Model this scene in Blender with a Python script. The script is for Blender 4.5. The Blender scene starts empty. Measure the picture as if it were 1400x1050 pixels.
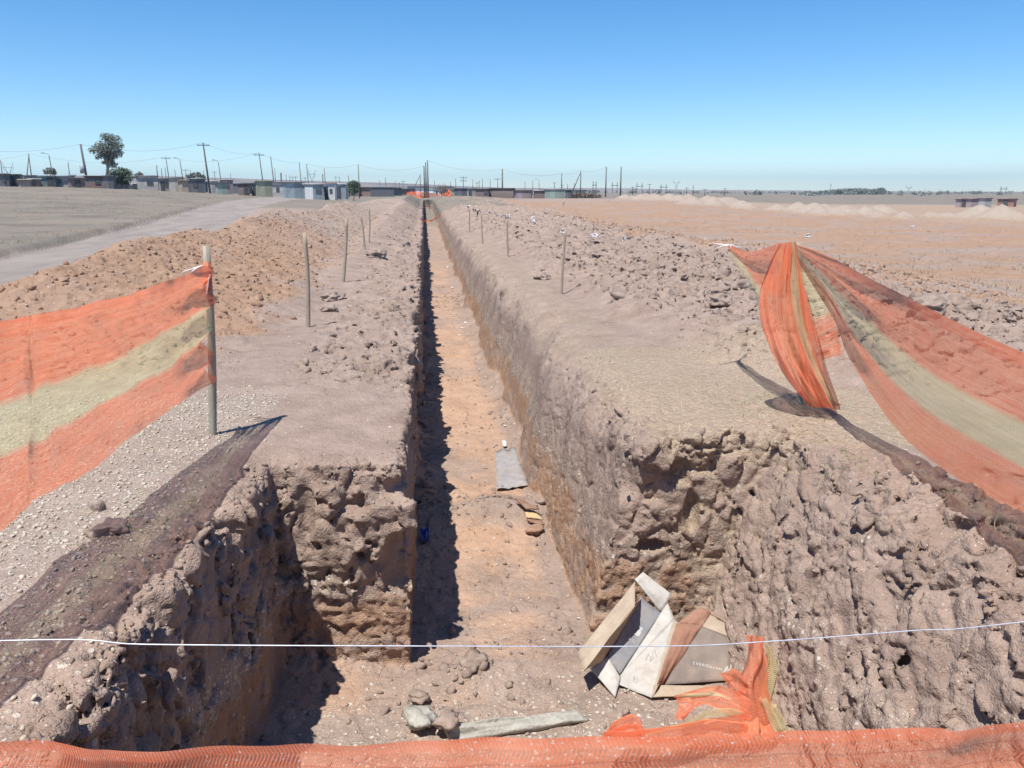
import bpy, bmesh, math, random, time
import numpy as np
from concurrent.futures import ThreadPoolExecutor
from mathutils import Vector, Matrix, noise as mnoise
T0 = time.time()
random.seed(7); RNG = np.random.default_rng(7)
Q = 1.0                                   # voxel size factor of the near ground (1 = finest)
scene = bpy.context.scene
COL = scene.collection
f32 = np.float32

# ------------------------------------------------------------------ camera
FPX, EYE = 1120.0, 1.65
PITCH = math.atan((525-266)/FPX)
PSI = math.atan(120/FPX*math.cos(PITCH))
fw = Vector((math.sin(PSI)*math.cos(PITCH), math.cos(PSI)*math.cos(PITCH), -math.sin(PITCH)))
rt = Vector((math.cos(PSI), -math.sin(PSI), 0)); up = rt.cross(fw)
cam_d = bpy.data.cameras.new('camera'); cam = bpy.data.objects.new('camera', cam_d); COL.objects.link(cam)
cam_d.sensor_width = 36; cam_d.lens = FPX/1400*36; cam_d.clip_start = 0.05; cam_d.clip_end = 20000
cam.matrix_world = Matrix(((rt.x, up.x, -fw.x, 0), (rt.y, up.y, -fw.y, 0), (rt.z, up.z, -fw.z, EYE), (0, 0, 0, 1)))
scene.camera = cam
def ray(px, py): return fw + rt*((px-700)/FPX) - up*((py-525)/FPX)
def on(px, py, axis, val):                # surveyed point: sight line meets the plane axis = val (metres)
    d = ray(px, py); o = (0, 0, EYE); t = (val-o[axis])/d[axis]
    return Vector((d.x*t, d.y*t, EYE+d.z*t))
def far(px, py, dist):                    # surveyed point at a horizontal distance
    d = ray(px, py); t = dist/math.hypot(d.x, d.y)
    return Vector((d.x*t, d.y*t, EYE+d.z*t))

# ------------------------------------------------------------------ tags and mesh helpers
def tag(o, label=None, cat=None, group=None, kind=None):
    if label: o['label'] = label
    if cat: o['category'] = cat
    if group: o['group'] = group
    if kind: o['kind'] = kind
    return o
def link(name, me, parent=None, loc=None):
    o = bpy.data.objects.new(name, me); COL.objects.link(o)
    if parent: o.parent = parent
    if loc is not None: o.location = loc
    return o
def empty(name, loc): return link(name, None, None, loc)
def np_mesh(name, V, F, mat=None, smooth=True):
    me = bpy.data.meshes.new(name); V = np.asarray(V, f32); F = np.asarray(F, np.int32)
    n, k = F.shape
    me.vertices.add(len(V)); me.vertices.foreach_set('co', V.ravel())
    me.loops.add(n*k); me.loops.foreach_set('vertex_index', F.ravel())
    me.polygons.add(n); me.polygons.foreach_set('loop_start', np.arange(0, n*k, k, dtype=np.int32))
    me.update(calc_edges=True)
    if smooth: me.polygons.foreach_set('use_smooth', np.ones(n, bool))
    if mat: me.materials.append(mat)
    return me
class MB:                                 # collects boxes and tubes into ONE mesh
    def __init__(s): s.v = []; s.f = []
    def box(s, c, size, rz=0, M=None):
        b = len(s.v); cz, sz = math.cos(rz), math.sin(rz)
        for k in range(8):
            x, y, z = [(1 if k >> i & 1 else -1)*size[i]/2 for i in range(3)]
            p = Vector((x*cz-y*sz, x*sz+y*cz, z))
            if M: p = M @ p
            s.v.append(p+Vector(c))
        s.f += [tuple(b+i for i in q) for q in ((0,2,3,1),(4,5,7,6),(0,1,5,4),(2,6,7,3),(0,4,6,2),(1,3,7,5))]
        return s
    def tube(s, pts, rad, n=8, cap=True):
        pts = [Vector(p) for p in pts]; b = len(s.v); m = len(pts)
        rad = rad if isinstance(rad, (list, tuple)) else [rad]*m
        for i, p in enumerate(pts):
            d = (pts[min(i+1, m-1)]-pts[max(i-1, 0)]).normalized()
            a = d.cross(Vector((0.31, 0.95, 0.07))).normalized(); c = d.cross(a)
            for k in range(n):
                t = 2*math.pi*k/n; s.v.append(p+(a*math.cos(t)+c*math.sin(t))*rad[i])
        for i in range(m-1):
            for k in range(n):
                k2 = (k+1) % n
                s.f.append((b+i*n+k, b+i*n+k2, b+(i+1)*n+k2, b+(i+1)*n+k))
        if cap: s.f += [tuple(b+k for k in range(n-1, -1, -1)), tuple(b+(m-1)*n+k for k in range(n))]
        return s
    def quad(s, a, b, c, d, th=0.0):
        i = len(s.v); a, b, c, d = map(Vector, (a, b, c, d))
        nrm = (c-a).cross(d-b).normalized()*th
        s.v += [a, b, c, d, a-nrm, b-nrm, c-nrm, d-nrm]
        s.f += [(i,i+1,i+2,i+3),(i+7,i+6,i+5,i+4),(i,i+4,i+5,i+1),(i+1,i+5,i+6,i+2),(i+2,i+6,i+7,i+3),(i+3,i+7,i+4,i)]
        return s
    def build(s, name, mat, parent=None, loc=None, smooth=False):
        me = bpy.data.meshes.new(name); o0 = Vector(loc) if loc is not None else Vector((0, 0, 0))
        pv = Vector(parent.location) if parent else Vector((0, 0, 0))
        if parent and parent.parent: pv = pv + Vector(parent.parent.location)
        me.from_pydata([tuple(Vector(v)-o0-pv) for v in s.v], [], s.f); me.update()
        if smooth: me.polygons.foreach_set('use_smooth', [True]*len(me.polygons))
        me.materials.append(mat)
        return link(name, me, parent, loc)

# ------------------------------------------------------------------ numpy noise
_tab = RNG.random((8, 64, 64, 64), dtype=f32)
def vnoise(p, seed=0):                    # smooth value noise, -1..1
    i = np.floor(p).astype(np.int32); f = (p-i).astype(f32); f = f*f*f*(f*(f*6-15)+10); i &= 63
    j = (i+1) & 63; t = _tab[seed % 8]; x, y, z = f[:, 0], f[:, 1], f[:, 2]
    def L(a, b, w): return a+(b-a)*w
    r = L(L(L(t[i[:,0],i[:,1],i[:,2]], t[j[:,0],i[:,1],i[:,2]], x), L(t[i[:,0],j[:,1],i[:,2]], t[j[:,0],j[:,1],i[:,2]], x), y),
          L(L(t[i[:,0],i[:,1],j[:,2]], t[j[:,0],i[:,1],j[:,2]], x), L(t[i[:,0],j[:,1],j[:,2]], t[j[:,0],j[:,1],j[:,2]], x), y), z)
    return r*2-1
def fbm(p, octv=3, seed=0, gain=0.5):
    s = 0; a = 1.0; tot = 0
    for o in range(octv):
        s = s+a*vnoise(p*f32(2**o)+f32(o*17.3), seed+o); tot += a; a *= gain
    return s/tot
def worley(p, seed=0):                    # F1, F2 over the eight nearest cells
    b = np.floor(p-0.5).astype(np.int32); F1 = np.full(len(p), 9, f32); F2 = F1.copy()
    for a in range(8):
        c = b+np.array([a & 1, a >> 1 & 1, a >> 2 & 1], np.int32); m = c & 63
        q = np.stack([_tab[(seed+k) % 8][m[:,0], m[:,1], m[:,2]] for k in range(3)], 1)*0.8+0.1
        d = np.sqrt(((c+q-p)**2).sum(1)).astype(f32)
        F2 = np.minimum(F2, np.maximum(F1, d)); F1 = np.minimum(F1, d)
    return F1, F2
def facet(p, seed=0):                     # fractured clay: each cell a tilted face of its own height, cracks between
    b = np.floor(p-0.5).astype(np.int32); F1 = np.full(len(p), 9, f32); F2 = F1.copy(); H_ = np.zeros(len(p), f32)
    for a in range(8):
        c = b+np.array([a & 1, a >> 1 & 1, a >> 2 & 1], np.int32); m = c & 63
        r0, r1, r2 = [_tab[(seed+k) % 8][m[:, 0], m[:, 1], m[:, 2]] for k in range(3)]
        dx = p[:, 0]-c[:, 0]-r0*.8-.1; dy = p[:, 1]-c[:, 1]-r1*.8-.1; dz = p[:, 2]-c[:, 2]-r2*.8-.1
        d = np.sqrt(dx*dx+dy*dy+dz*dz).astype(f32); n = d < F1
        hh = ((r0+r1+r2)*7.31 % 1-.5)*.9+((r1-.5)*dx+(r2-.5)*dy+(r0-.5)*dz)*1.5
        H_ = np.where(n, hh, H_); F2 = np.minimum(F2, np.maximum(F1, d)); F1 = np.minimum(F1, d)
    return H_.astype(f32), np.minimum(F2-F1, .22)/.22
def ss(a, b, x):
    t = np.clip((x-a)/(b-a), 0, 1); return t*t*(3-2*t)
def n2(x, y, s, seed=0):
    sh = np.shape(x); p = np.stack([np.ravel(x)*s, np.ravel(y)*s, np.full(np.size(x), 3.7)], 1).astype(f32)
    return vnoise(p, seed).reshape(sh)
def gauss(x, y, cx, cy, sx, sy): return np.exp(-((x-cx)/sx)**2-((y-cy)/sy)**2)

# ------------------------------------------------------------------ the shape of the land
XL, XR, YE, YEND = -0.17, 1.20, 5.02, 128.0
_br = random.Random(5)
BANKS = []
for (cx, cy, n, spread, A) in [(46, 50.5, 6, 4.5, 1.5), (40, 53, 5, 3, .95), (35, 56, 5, 3, .6), (33.5, 63, 5, 3, .8), (36, 69, 6, 3.5, 1.1), (33.5, 78, 5, 3, .85), (32, 90, 6, 3.5, 1.0), (37, 97, 5, 3.5, 1.1), (32, 110, 6, 4, 1.15), (34, 126, 6, 4, 1.0), (56, 46, 5, 4, 1.6)]:
    for k in range(n): BANKS.append((cx+_br.uniform(-1, 1)*spread, cy+_br.uniform(-1, 1)*1.6, A*1.9*_br.uniform(.8, 1.2), A*_br.uniform(.6, 1.05)))
def heaps(x, y):
    g = np.zeros(np.shape(x))
    for (cx, cy, R_, A) in BANKS:
        d = np.hypot(x-cx, y-cy)/R_; g = np.maximum(g, A*np.clip(1-d, 0, 1)**1.05)
    return g
def mound(x, y):
    yy = y+1.2*n2(x, y, .35, 3)
    hm = np.interp(yy, [6.5, 8, 9.7, 11, 13.5, 17.5, 22, 29, 45, 75, 110], [0, .1, .36, .66, .92, .98, 1.06, 1.14, 1.1, .6, 0])
    xc = -4.7+.4*n2(x*0+3, y, .22, 4); w = np.where(x > xc, 3.0, 2.0)
    t = np.clip(1-np.abs(x-xc)/w, 0, 1)
    a = hm*(t**1.1)*(1+.25*n2(x, y, .5, 5))
    hs = np.interp(y, [14, 22, 40, 100, 125], [0, .22, .6, .9, .3])
    b = hs*np.clip(1-np.abs(x+1.75)/1.25, 0, 1)**.8*(1+.3*n2(x, y, .8, 6))
    return np.maximum(a, b)
def spoil_w(x, y):                        # clod spoil heap on the right of the trench
    e = x-np.interp(y, [5, 8, 10, 14, 24, 40, 70], [4.9, 2.75, 2.55, 2.4, 2.2, 1.9, 1.8])+.35*n2(x, y, .9, 2)
    return ss(0, 1.0, e)*ss(9.5+.04*y, 6.2, x-1.2*ss(9, 14, y)+.6*n2(x, y, .4, 1))*ss(5.2, 7.2, y)
def land(x, y):
    x = np.asarray(x, np.float64); y = np.asarray(y, np.float64)
    r = np.hypot(x, y); a = np.arctan2(x, np.maximum(y, .01)); L = ss(-.06, -.42, a)
    h = ss(25, 135, r)*(.95+1.75*L-.85*ss(.26, .46, a))+np.maximum(0, r-140)*(.0032+.001*L)
    h = h+.03*n2(x, y, .35, 0)+.014*n2(x, y, 1.3, 1)
    h = h+mound(x, y)
    sp = spoil_w(x, y); h = h+sp*(.31+.17*n2(x, y, .55, 2)+.07*n2(x, y, 1.6, 3))
    far_ = (r > 38) & (x > 20)
    if np.any(far_):
        hb = np.zeros(np.shape(x)); hb[far_] = heaps(x[far_], y[far_]); h = h+hb*(1+.2*n2(x, y, .6, 4))
    h = h-.26*ss(-.1, .22, x-road_c(y)+2.35+.25*n2(x, y, .5, 7))*ss(5.6, 4.2, x-road_c(y)+2.35)*ss(9, 13, y)*ss(95, 60, y)     # the road is worn a little lower
    h = h+.05*ss(8, 14, x)*n2(x, y, .8, 6)*ss(90, 30, r)
    h = h+.10*ss(2.5, 3.4, x)*ss(5.2, 3.6, y)*ss(-1, 1, y)
    return h
def road_c(y): return np.interp(y, [0, 13, 25, 50, 75, 100, 140], [-9.4, -9.3, -10.3, -13.4, -16.6, -18, -19])
def plan(x, y, z, h):                     # plan distance to the excavation's edge, negative inside
    dep = z-h; wk = ss(5.4, 6.2, y)
    x = x+wk*(.045*np.sin(.83*y+1)+.03*np.sin(2.3*y)+.018*np.sin(5.3*y+2))*ss(-.3, 1.2, x)+wk*.02*np.sin(1.7*y+.5)
    xr = 1.94+np.clip(dep+1.4, 0, 1.6)**1.5*.36+np.clip(4.6-y, 0, 3)*.02
    xl = -1.0-.10*np.clip(4.6-y, 0, 1)-.03*np.clip(4.5-y, 0, 4)
    pit = np.maximum(np.maximum(xl-x, x-xr), np.maximum(y-(YE+.27*ss(-.1, 1.3, x)+(.03+.06*ss(.5, 1.3, x))*np.clip(dep+.7, -.7, .7)), 1.75-y))
    right = XR-.10+.24*np.clip(dep+1.4, 0, 1.5)
    tr = np.maximum(np.maximum(XL-x, x-right), np.maximum(4.4-y, y-YEND))
    return np.minimum(pit, tr)
def floor_z(x, y, h):
    zf = h-1.40+.03*n2(x, y, 1.1, 5)
    zf = zf+.14*gauss(x, y, .62, 7.55, .55, .3)+.10*gauss(x, y, .15, 4.75, .28, .14)+.05*gauss(x, y, .5, 5.0, .3, .2)
    zf = zf+.12*gauss(x, y, .02, 4.28, .16, .13)+.07*gauss(x, y, .3, 4.36, .14, .1)+.10*gauss(x, y, .2, 13.3, .35, .3)
    zf = zf+.22*ss(.28, 0, np.abs(y-YE-.02))*ss(-.2, -.9, x)*.4+.12*ss(.9, 1.25, x)*ss(7, 9, y)
    zf = zf+.08*n2(x, y, .28, 7)*ss(16, 30, y)+.25*ss(24, 36, y)*ss(60, 50, y)*np.clip(n2(x, y, .45, 2), 0, 1)
    return zf
CAVES = [(1.24, 5.16, -.25, .05, .16, .2), (1.37, 5.14, -.30, .07, .16, .19), (1.74, 5.2, -.25, .10, .13, .10), (1.84, 5.18, -.55, .05, .10, .13), (1.55, 5.2, -.78, .10, .10, .05),
         (-.24, 4.99, -.20, .14, .13, .06), (-.22, 4.97, -.72, .10, .15, .22), (-.75, 4.98, -.10, .07, .1, .08), (-.8, 4.99, -.3, .05, .08, .2),
         (2.60, 3.70, -.03, .17, .07, .07), (2.36, 4.45, -.12, .11, .07, .05), (2.42, 3.75, -.2, .10, .05, .05), (2.22, 3.85, -.55, .04, .10, .15),
         (2.35, 4.98, .0, .09, .12, .08), (2.3, 3.35, -.62, .06, .05, .12), (2.43, 3.3, -.5, .04, .05, .09), (2.2, 3.55, -.85, .05, .05, .10),
         (-1.05, 2.6, -.42, .12, .2, .3)]
CAVES = [(a, b+.13 if a > 1 and b > 5.1 else b, c, d, e, f) for a, b, c, d, e, f in CAVES]
PILLARS = [(1.30, 5.22, -.16, .09, .09, .09), (1.56, 5.24, -.14, .14, .09, .12), (-.30, 4.97, -.42, .2, .1, .26), (-.6, 4.99, -.45, .16, .08, .35), (-1.02, 3.12, -.42, .08, .06, .5)]
def disp(p, d0, e, h, fine=True):
    """how far the raw surface is pushed out (m), for points p near it"""
    x, y, z = p[:, 0], p[:, 1], p[:, 2]; dep = z-h
    wall = ss(.16, .0, np.abs(e)-.05)*ss(.05, -.06, dep)*ss(-1.46, -1.3, dep)
    flr = ss(-1.15, -1.3, dep)*ss(.02, -.1, e)
    rim = ss(.7, .05, np.abs(e))*ss(-.35, -.02, dep)
    lp = ss(-.4, -.8, x)*ss(5.1, 4.9, y)                 # the crumbling left wall of the pit
    bank = ss(1.6, 2.1, x)*ss(5.3, 5.0, y)
    endf = ss(.3, .04, np.abs(y-YE-.02-.25*ss(0, 1.3, x)))*np.where(x > .5, f32(.55), f32(.5))*ss(-1.1, -.9, x)*wall
    rimL = ss(-1.6, -.9, x)*ss(.1, -.1, x)*ss(6.5, 8.5, y)
    smoothR = ss(1.1, 1.25, x)*ss(2.3, 1.7, x)*ss(5.6, 6.6, y)*(.15+.85*ss(-.35, .25, vnoise(np.stack([x*.5, y*.75, z*0], 1).astype(f32), 4)))
    sp = spoil_w(x, y); red = ss(-1.5, -2.4, x)*ss(7.0, 8.5, y)
    crust = ss(2.35, 2.7, x)*ss(4.9, 4.2, y)
    flatL = ss(-.05, -.3, x)*ss(7.6, 6.8, y)*ss(4.9, 5.1, y)
    upper = ss(-1.0, -.75, dep)
    # large lumps
    A1 = .010+.008*lp*wall*(.2+.8*upper)+.014*bank*wall+.010*endf+.05*rimL+.05*sp+.018*crust+.02*red+.008*wall+.03*ss(1.05, 1.2, x)*ss(2.0, 1.4, x)*ss(5.5, 6.5, y)*rim
    A2 = .004+.010*lp*wall*upper+.004*bank*wall+.011*endf*upper+.005*endf+.045*rimL+.10*sp+.010*crust+.06*red+.010*flr+.014*rim*(1-flatL)*(1-.7*bank)+.005*wall+.04*flr*gauss(x, y, .62, 7.55, .6, .3)+.03*flr*gauss(x, y, .2, 4.7, .7, .25)
    A3 = .003+.009*lp*wall*(.2+.8*upper)+.005*bank*wall+.019*endf+.024*rimL+.03*sp+.008*crust+.03*red+.006*flr+.013*rim*(1-.7*flatL)+.006*wall
    A1 = A1+.05*smoothR*ss(-.4, -.05, dep)
    A2 = .004+.05*lp*wall*upper+.04*bank*wall*upper+.045*endf*upper+.018*endf+.055*rimL+.10*sp+.045*crust+.03*red+.016*flr+.03*rim*(1-flatL)+.014*wall
    A3 = .003+.02*lp*wall*(.3+.7*upper)+.018*bank*wall+.018*endf+.022*rimL+.03*sp+.02*crust+.022*red+.008*flr+.013*rim*(1-.7*flatL)+.006*wall
    A2 = A2*(1-.75*smoothR); A3 = A3*(1-.6*smoothR)
    st = np.where(lp > .5, f32(.55), f32(1))             # ribs run down the left wall
    q1 = np.stack([x*2.2, y*2.2, z*2.2*st], 1).astype(f32)
    D = A1*fbm(q1, 2, 1)*1.4
    wq = np.stack([vnoise(p*f32(5), 2), vnoise(p*f32(5), 3), vnoise(p*f32(5), 4)], 1)*f32(.22)
    zs = np.where(wall > .3, f32(.8), f32(1.15))
    q2 = (p*np.stack([np.ones_like(zs), np.ones_like(zs), zs], 1)*f32(5.5)+wq*2).astype(f32)
    H_, ck = facet(q2, 1); D = D+A2*(H_*.85+ck*.55-.42)
    q3 = (p*f32(13)+wq*3).astype(f32); H_, ck = facet(q3, 4)
    D = D+A3*(H_*.9+ck*.5-.4)
    cut = np.maximum(endf, np.maximum(bank*wall, np.maximum(crust*.8, lp*wall*.25)))
    for (k_, sz, w_, dpt, sd_) in ((2.6, .45, .03, .026, 2), (6.5, .6, .04, .014, 5)):
        qc_ = (p*np.array([k_, k_, k_*sz], f32)+wq*f32(1.6)).astype(f32); n_ = np.abs(vnoise(qc_, sd_)+.35*vnoise(qc_*f32(3.1), sd_+1))
        D = D-cut*dpt*ss(w_, .0, n_)*ss(-.25, .15, vnoise((p*f32(2.3)).astype(f32), sd_+2))
    if fine:
        H_, ck = facet((p*f32(25)+wq*5).astype(f32), 2); D = D+(.0015+.36*A3)*(H_*.8+ck*.6-.45)
        D = D+(.0012+.12*A3)*vnoise(p*f32(37), 6)
    for (cx, cy, cz, rx, ry, rz) in PILLARS:
        m = (np.abs(x-cx) < 2*rx) & (np.abs(y-cy) < 2*ry) & (np.abs(z-cz) < 2*rz)
        if m.any():
            k = np.sqrt(((x[m]-cx)/rx)**2+((y[m]-cy)/ry)**2+((z[m]-cz)/rz)**2)
            D[m] += .10*ss(1.25, .55, k+.45*vnoise((p[m]*f32(11)), 5)+.2*vnoise((p[m]*f32(25)), 2))
    # bucket teeth scored the trench walls from top to bottom
    tw = wall*ss(.9, 1.1, x)*ss(5.2, 5.6, y)
    q4 = np.stack([x*2, y*9+z*2.5, z*1.1], 1).astype(f32); D = D+tw*.022*fbm(q4, 2, 5)
    q5 = np.stack([x*16, y*16, z*1.6], 1).astype(f32); D = D+wall*lp*.016*vnoise(q5, 3)
    q6 = np.stack([x*5, y*5, z*20], 1).astype(f32); D = D+endf*(1-upper)*.02*vnoise(q6, 2)
    q7 = np.stack([x*2, (z-.62*y)*12, y*1.1], 1).astype(f32); D = D+bank*wall*(1-.35*upper)*.030*vnoise(q7, 6)
    q8 = np.stack([x*5, (z-.62*y)*38, y*2.5], 1).astype(f32); D = D+bank*wall*(1-.4*upper)*.010*vnoise(q8, 2)
    for (cx, cy, cz, rx, ry, rz) in CAVES:
        m = (np.abs(x-cx) < 2*rx) & (np.abs(y-cy) < 2*ry) & (np.abs(z-cz) < 2*rz)
        if m.any():
            k = np.sqrt(((x[m]-cx)/rx)**2+((y[m]-cy)/ry)**2+((z[m]-cz)/rz)**2)
            D[m] -= np.where(p[m][:, 0] > 1, f32(.11), f32(.15))*ss(1.2, .8, k+.25*vnoise((p[m]*f32(11)), 5))
    return D.astype(f32)
def base_sdf(x, y, z, h, zf):
    e = plan(x, y, z, h)
    dh = np.maximum(e, zf-z); dg = z-h
    k = .05+.40*ss(1.0, 1.3, x)*ss(2.4, 2.0, x)*ss(5.5, 6.4, y)+.10*ss(1.9, 2.3, x)*ss(5.2, 4.8, y)
    a, b = dg, -dh; t = np.maximum(k-np.abs(a-b), 0)/k
    return (np.maximum(a, b)+t*t*k*.25).astype(f32), e
def surfnets(D, o, st):
    s = D < 0; nx, ny, nz = D.shape
    c = np.zeros((nx-1, ny-1, nz-1), np.uint8)
    for a in (0, 1):
        for b in (0, 1):
            for d in (0, 1): c += s[a:nx-1+a, b:ny-1+b, d:nz-1+d]
    act = (c > 0) & (c < 8); I, J, K = np.nonzero(act); N = len(I)
    idx = np.full(act.shape, -1, np.int32); idx[I, J, K] = np.arange(N, dtype=np.int32)
    acc = np.zeros((N, 3), f32); cnt = np.zeros(N, f32)
    for ax in range(3):
        oth = [k for k in range(3) if k != ax]
        for u in (0, 1):
            for v in (0, 1):
                p = [0, 0, 0]; p[oth[0]] = u; p[oth[1]] = v; q = list(p); q[ax] = 1
                a = D[I+p[0], J+p[1], K+p[2]]; b = D[I+q[0], J+q[1], K+q[2]]
                m = (a < 0) != (b < 0); t = np.where(m, a/np.where(m, a-b, 1), 0)
                for k in range(3): acc[:, k] += np.where(m, t if k == ax else p[k], 0)
                cnt += m
    V = np.array(o, f32)+np.array(st, f32)*(np.stack([I, J, K], 1)+acc/cnt[:, None])
    Fs = []
    def add(i, j, k, offs, flip):
        q = np.stack([idx[i+a, j+b, k+c_] for a, b, c_ in offs], 1)
        q[flip] = q[flip][:, ::-1]; Fs.append(q)
    for ax, offs in ((0, ((0,-1,-1),(0,0,-1),(0,0,0),(0,-1,0))), (1, ((-1,0,-1),(-1,0,0),(0,0,0),(0,0,-1))), (2, ((-1,-1,0),(0,-1,0),(0,0,0),(-1,0,0)))):
        A = [slice(None)]*3; B = [slice(None)]*3; A[ax] = slice(0, -1); B[ax] = slice(1, None)
        e = s[tuple(A)] != s[tuple(B)]
        for k in range(3):
            if k != ax:
                sl = [slice(None)]*3; sl[k] = slice(0, 1); e[tuple(sl)] = False; sl[k] = slice(-1, None); e[tuple(sl)] = False
        i, j, k = np.nonzero(e)
        lim = [nx-1, ny-1, nz-1]; ok = (i < lim[0]) & (j < lim[1]) & (k < lim[2]); i, j, k = i[ok], j[ok], k[ok]
        add(i, j, k, offs, ~s[i, j, k])
    return V, np.concatenate(Fs)
def block(x0, x1, y0, y1, z0, z1, sx, sy, sz):
    xs = np.arange(x0, x1+sx, sx); ys = np.arange(y0, y1+sy, sy); zs = np.arange(z0, z1+sz, sz)
    X2, Y2 = np.meshgrid(xs, ys, indexing='ij'); h2 = land(X2, Y2); zf2 = floor_z(X2, Y2, h2)
    D = np.empty((len(xs), len(ys), len(zs)), f32); step = 40
    rough = np.maximum(spoil_w(X2, Y2), np.maximum(ss(-1.2, -2.4, X2)*ss(7.0, 8.5, Y2), np.maximum(ss(-1.7, -.9, X2)*ss(.2, -.1, X2)*ss(6.3, 8.5, Y2), ss(2.2, 2.7, X2)*ss(5.1, 4.2, Y2))))
    def work(a):
        b = min(a+step, len(xs)); sh = (b-a, len(ys), len(zs))
        X = np.broadcast_to(X2[a:b, :, None], sh); Y = np.broadcast_to(Y2[a:b, :, None], sh); Z = np.broadcast_to(zs[None, None, :], sh)
        h = np.broadcast_to(h2[a:b, :, None], sh); zf = np.broadcast_to(zf2[a:b, :, None], sh)
        d, e = base_sdf(X, Y, Z, h, zf)
        m = np.abs(d) < np.where(np.abs(e) < .45, f32(.2), np.where(rough[a:b, :, None] > .02, f32(.17), f32(.075)))
        p = np.stack([X[m], Y[m], Z[m]], 1).astype(f32)
        if len(p): d[m] -= disp(p, d[m], e[m].astype(f32), h[m].astype(f32), sx < .06)
        D[a:b] = d
    with ThreadPoolExecutor(4) as ex: list(ex.map(work, range(0, len(xs), step)))
    return surfnets(D, (x0, y0, z0), (sx, sy, sz))
parts = []
def addpart(V, F): parts.append((V, F))
B1 = (-4.6, 6.4, 1.25, 8.35); B2 = (-8.0, 9.0, 8.3, 20.6); B3 = (-9, 9, 20.5, 48.6); B4 = (-9, 9, 48.5, 135)
addpart(*block(B1[0], B1[1], B1[2], B1[3], -1.62, .62, .0165*Q, .0165*Q, .016*Q)); print('blk A', time.time()-T0)
addpart(*block(B2[0], B2[1], B2[2], B2[3], -1.62, 1.75, .034*Q, .042*Q, .03*Q)); print('blk B', time.time()-T0)
addpart(*block(B3[0], B3[1], B3[2], B3[3], -1.7, 2.3, .07, .11, .055)); print('blk C', time.time()-T0)
addpart(*block(B4[0], B4[1], B4[2], B4[3], -1.7, 3.3, .11, .28, .075)); print('blk D', time.time()-T0)
# the rest of the land to the horizon, a polar sheet round the viewpoint
rr = [.5]
while rr[-1] < 5200: rr.append(rr[-1]*(1.0065 if 38 < rr[-1] < 135 else 1.0125)+.004)
rr = np.array(rr)
an = np.concatenate([np.arange(-180, -48, 3.0), np.arange(-48, 48, .22), np.arange(48, 180.1, 3.0)])*math.pi/180+.1
R, A = np.meshgrid(rr, an, indexing='ij'); X = R*np.sin(A); Y = R*np.cos(A); Z = land(X, Y)
def inblk(X, Y, m=0):
    k = np.zeros(X.shape, bool)
    for b in (B1, B2, B3, B4): k |= (X > b[0]+m) & (X < b[1]-m) & (Y > b[2]+(m if b is B1 else 0)) & (Y < b[3]-(m if b is B4 else 0))
    return k
Z = np.where(inblk(X, Y, .03), Z-.14, Z)
cn = ss(14, 9, R)
p = np.stack([X.ravel(), Y.ravel(), Z.ravel()], 1).astype(f32)
nr = p[:, 1] < 60
F1, F2 = worley(p*f32(2.2), 1); Z = Z+(.05*np.minimum(F2-F1, .5)*ss(9, 14, np.abs(X)).ravel()*.6).reshape(Z.shape)
nR, nA = R.shape; gi = np.arange(nR*nA).reshape(nR, nA)
qf = np.stack([gi[:-1, :-1], gi[1:, :-1], gi[1:, 1:], gi[:-1, 1:]], -1).reshape(-1, 4)[:, ::-1]
kin = inblk(X, Y, .25).ravel(); qf = qf[~kin[qf].all(1)]
used = np.unique(qf); mp = np.full(nR*nA, -1, np.int32); mp[used] = np.arange(len(used))
PV = np.stack([X.ravel(), Y.ravel(), Z.ravel()], 1)[used]; addpart(PV, mp[qf])
off = 0; Vs = []; Fs = []
for V, F in parts: Vs.append(V); Fs.append(F+off); off += len(V)
GV = np.concatenate(Vs).astype(f32); GF = np.concatenate(Fs).astype(np.int32)
NBLK = sum(len(v) for v, _ in parts[:4]); print('ground', len(GV), len(GF), time.time()-T0)
# ---- what the soil is made of, per vertex (red clay, pale calcrete gravel, straw, dry field)
gx, gy, gz_ = GV[:, 0], GV[:, 1], GV[:, 2]; gh = land(gx, gy).astype(f32); gdep = gz_-gh
ge = plan(gx, gy, gz_, gh).astype(f32)
def N3(s, seed=0, o=2): return fbm(GV*f32(s), o, seed)
nA_, nB_, nC_ = N3(.55, 1), N3(1.7, 3), N3(6, 5)
inhole = ss(.03, -.02, ge)*ss(-.1, -.25, gdep)
deep = ss(-.78, -.98, gdep+.10*nB_+.05*nC_)
lm = ss(-1.7, -2.5, gx+.5*nB_)*ss(7.2, 8.6, gy+.6*nA_)*ss(-8.6, -6.6, gx)
far_tan = ss(17, 30, gy+6*nA_)
red = .95*lm*(1-.75*far_tan)*(.8+.35*nA_)
rf = ss(6.3, 7.8, gx+.9*nA_-.02*gy)*ss(8, 12, gy)*ss(130, 90, gy)
red = np.maximum(red, rf*np.clip(.62+.75*nA_+.3*nB_, .12, 1))
red = np.maximum(red, .3*ss(2.4, 3.2, gx)*ss(18, 30, gy)*np.clip(nA_+.3, 0, 1))
floor_ = ss(-1.1, -1.25, gdep)*ss(.0, -.03, ge)
fred = np.clip(.95+.7*nA_+.55*nB_+.25*nC_, .05, 1)*ss(4.2, 5.0, gy+.35*nB_+.1)*(1-.75*gauss(gx, gy, .55, 7.5, .75, .4))*(1-.6*gauss(gx, gy, .2, 4.75, .6, .22))*(1-.45*ss(14, 20, gy+3*nA_))*(1-.8*ss(34, 44, gy))
fred = fred*(1-.75*ss(.72, 1.05, gx+.2*nB_))
red = np.where(inhole > .5, np.maximum(deep*(.85+.2*nA_)*(1-floor_), floor_*fred), red)
bk = ss(1.4, 2.0, gx)*ss(5.4, 5, gy); red = red*(1-.75*bk*(1-.5*floor_))
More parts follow.
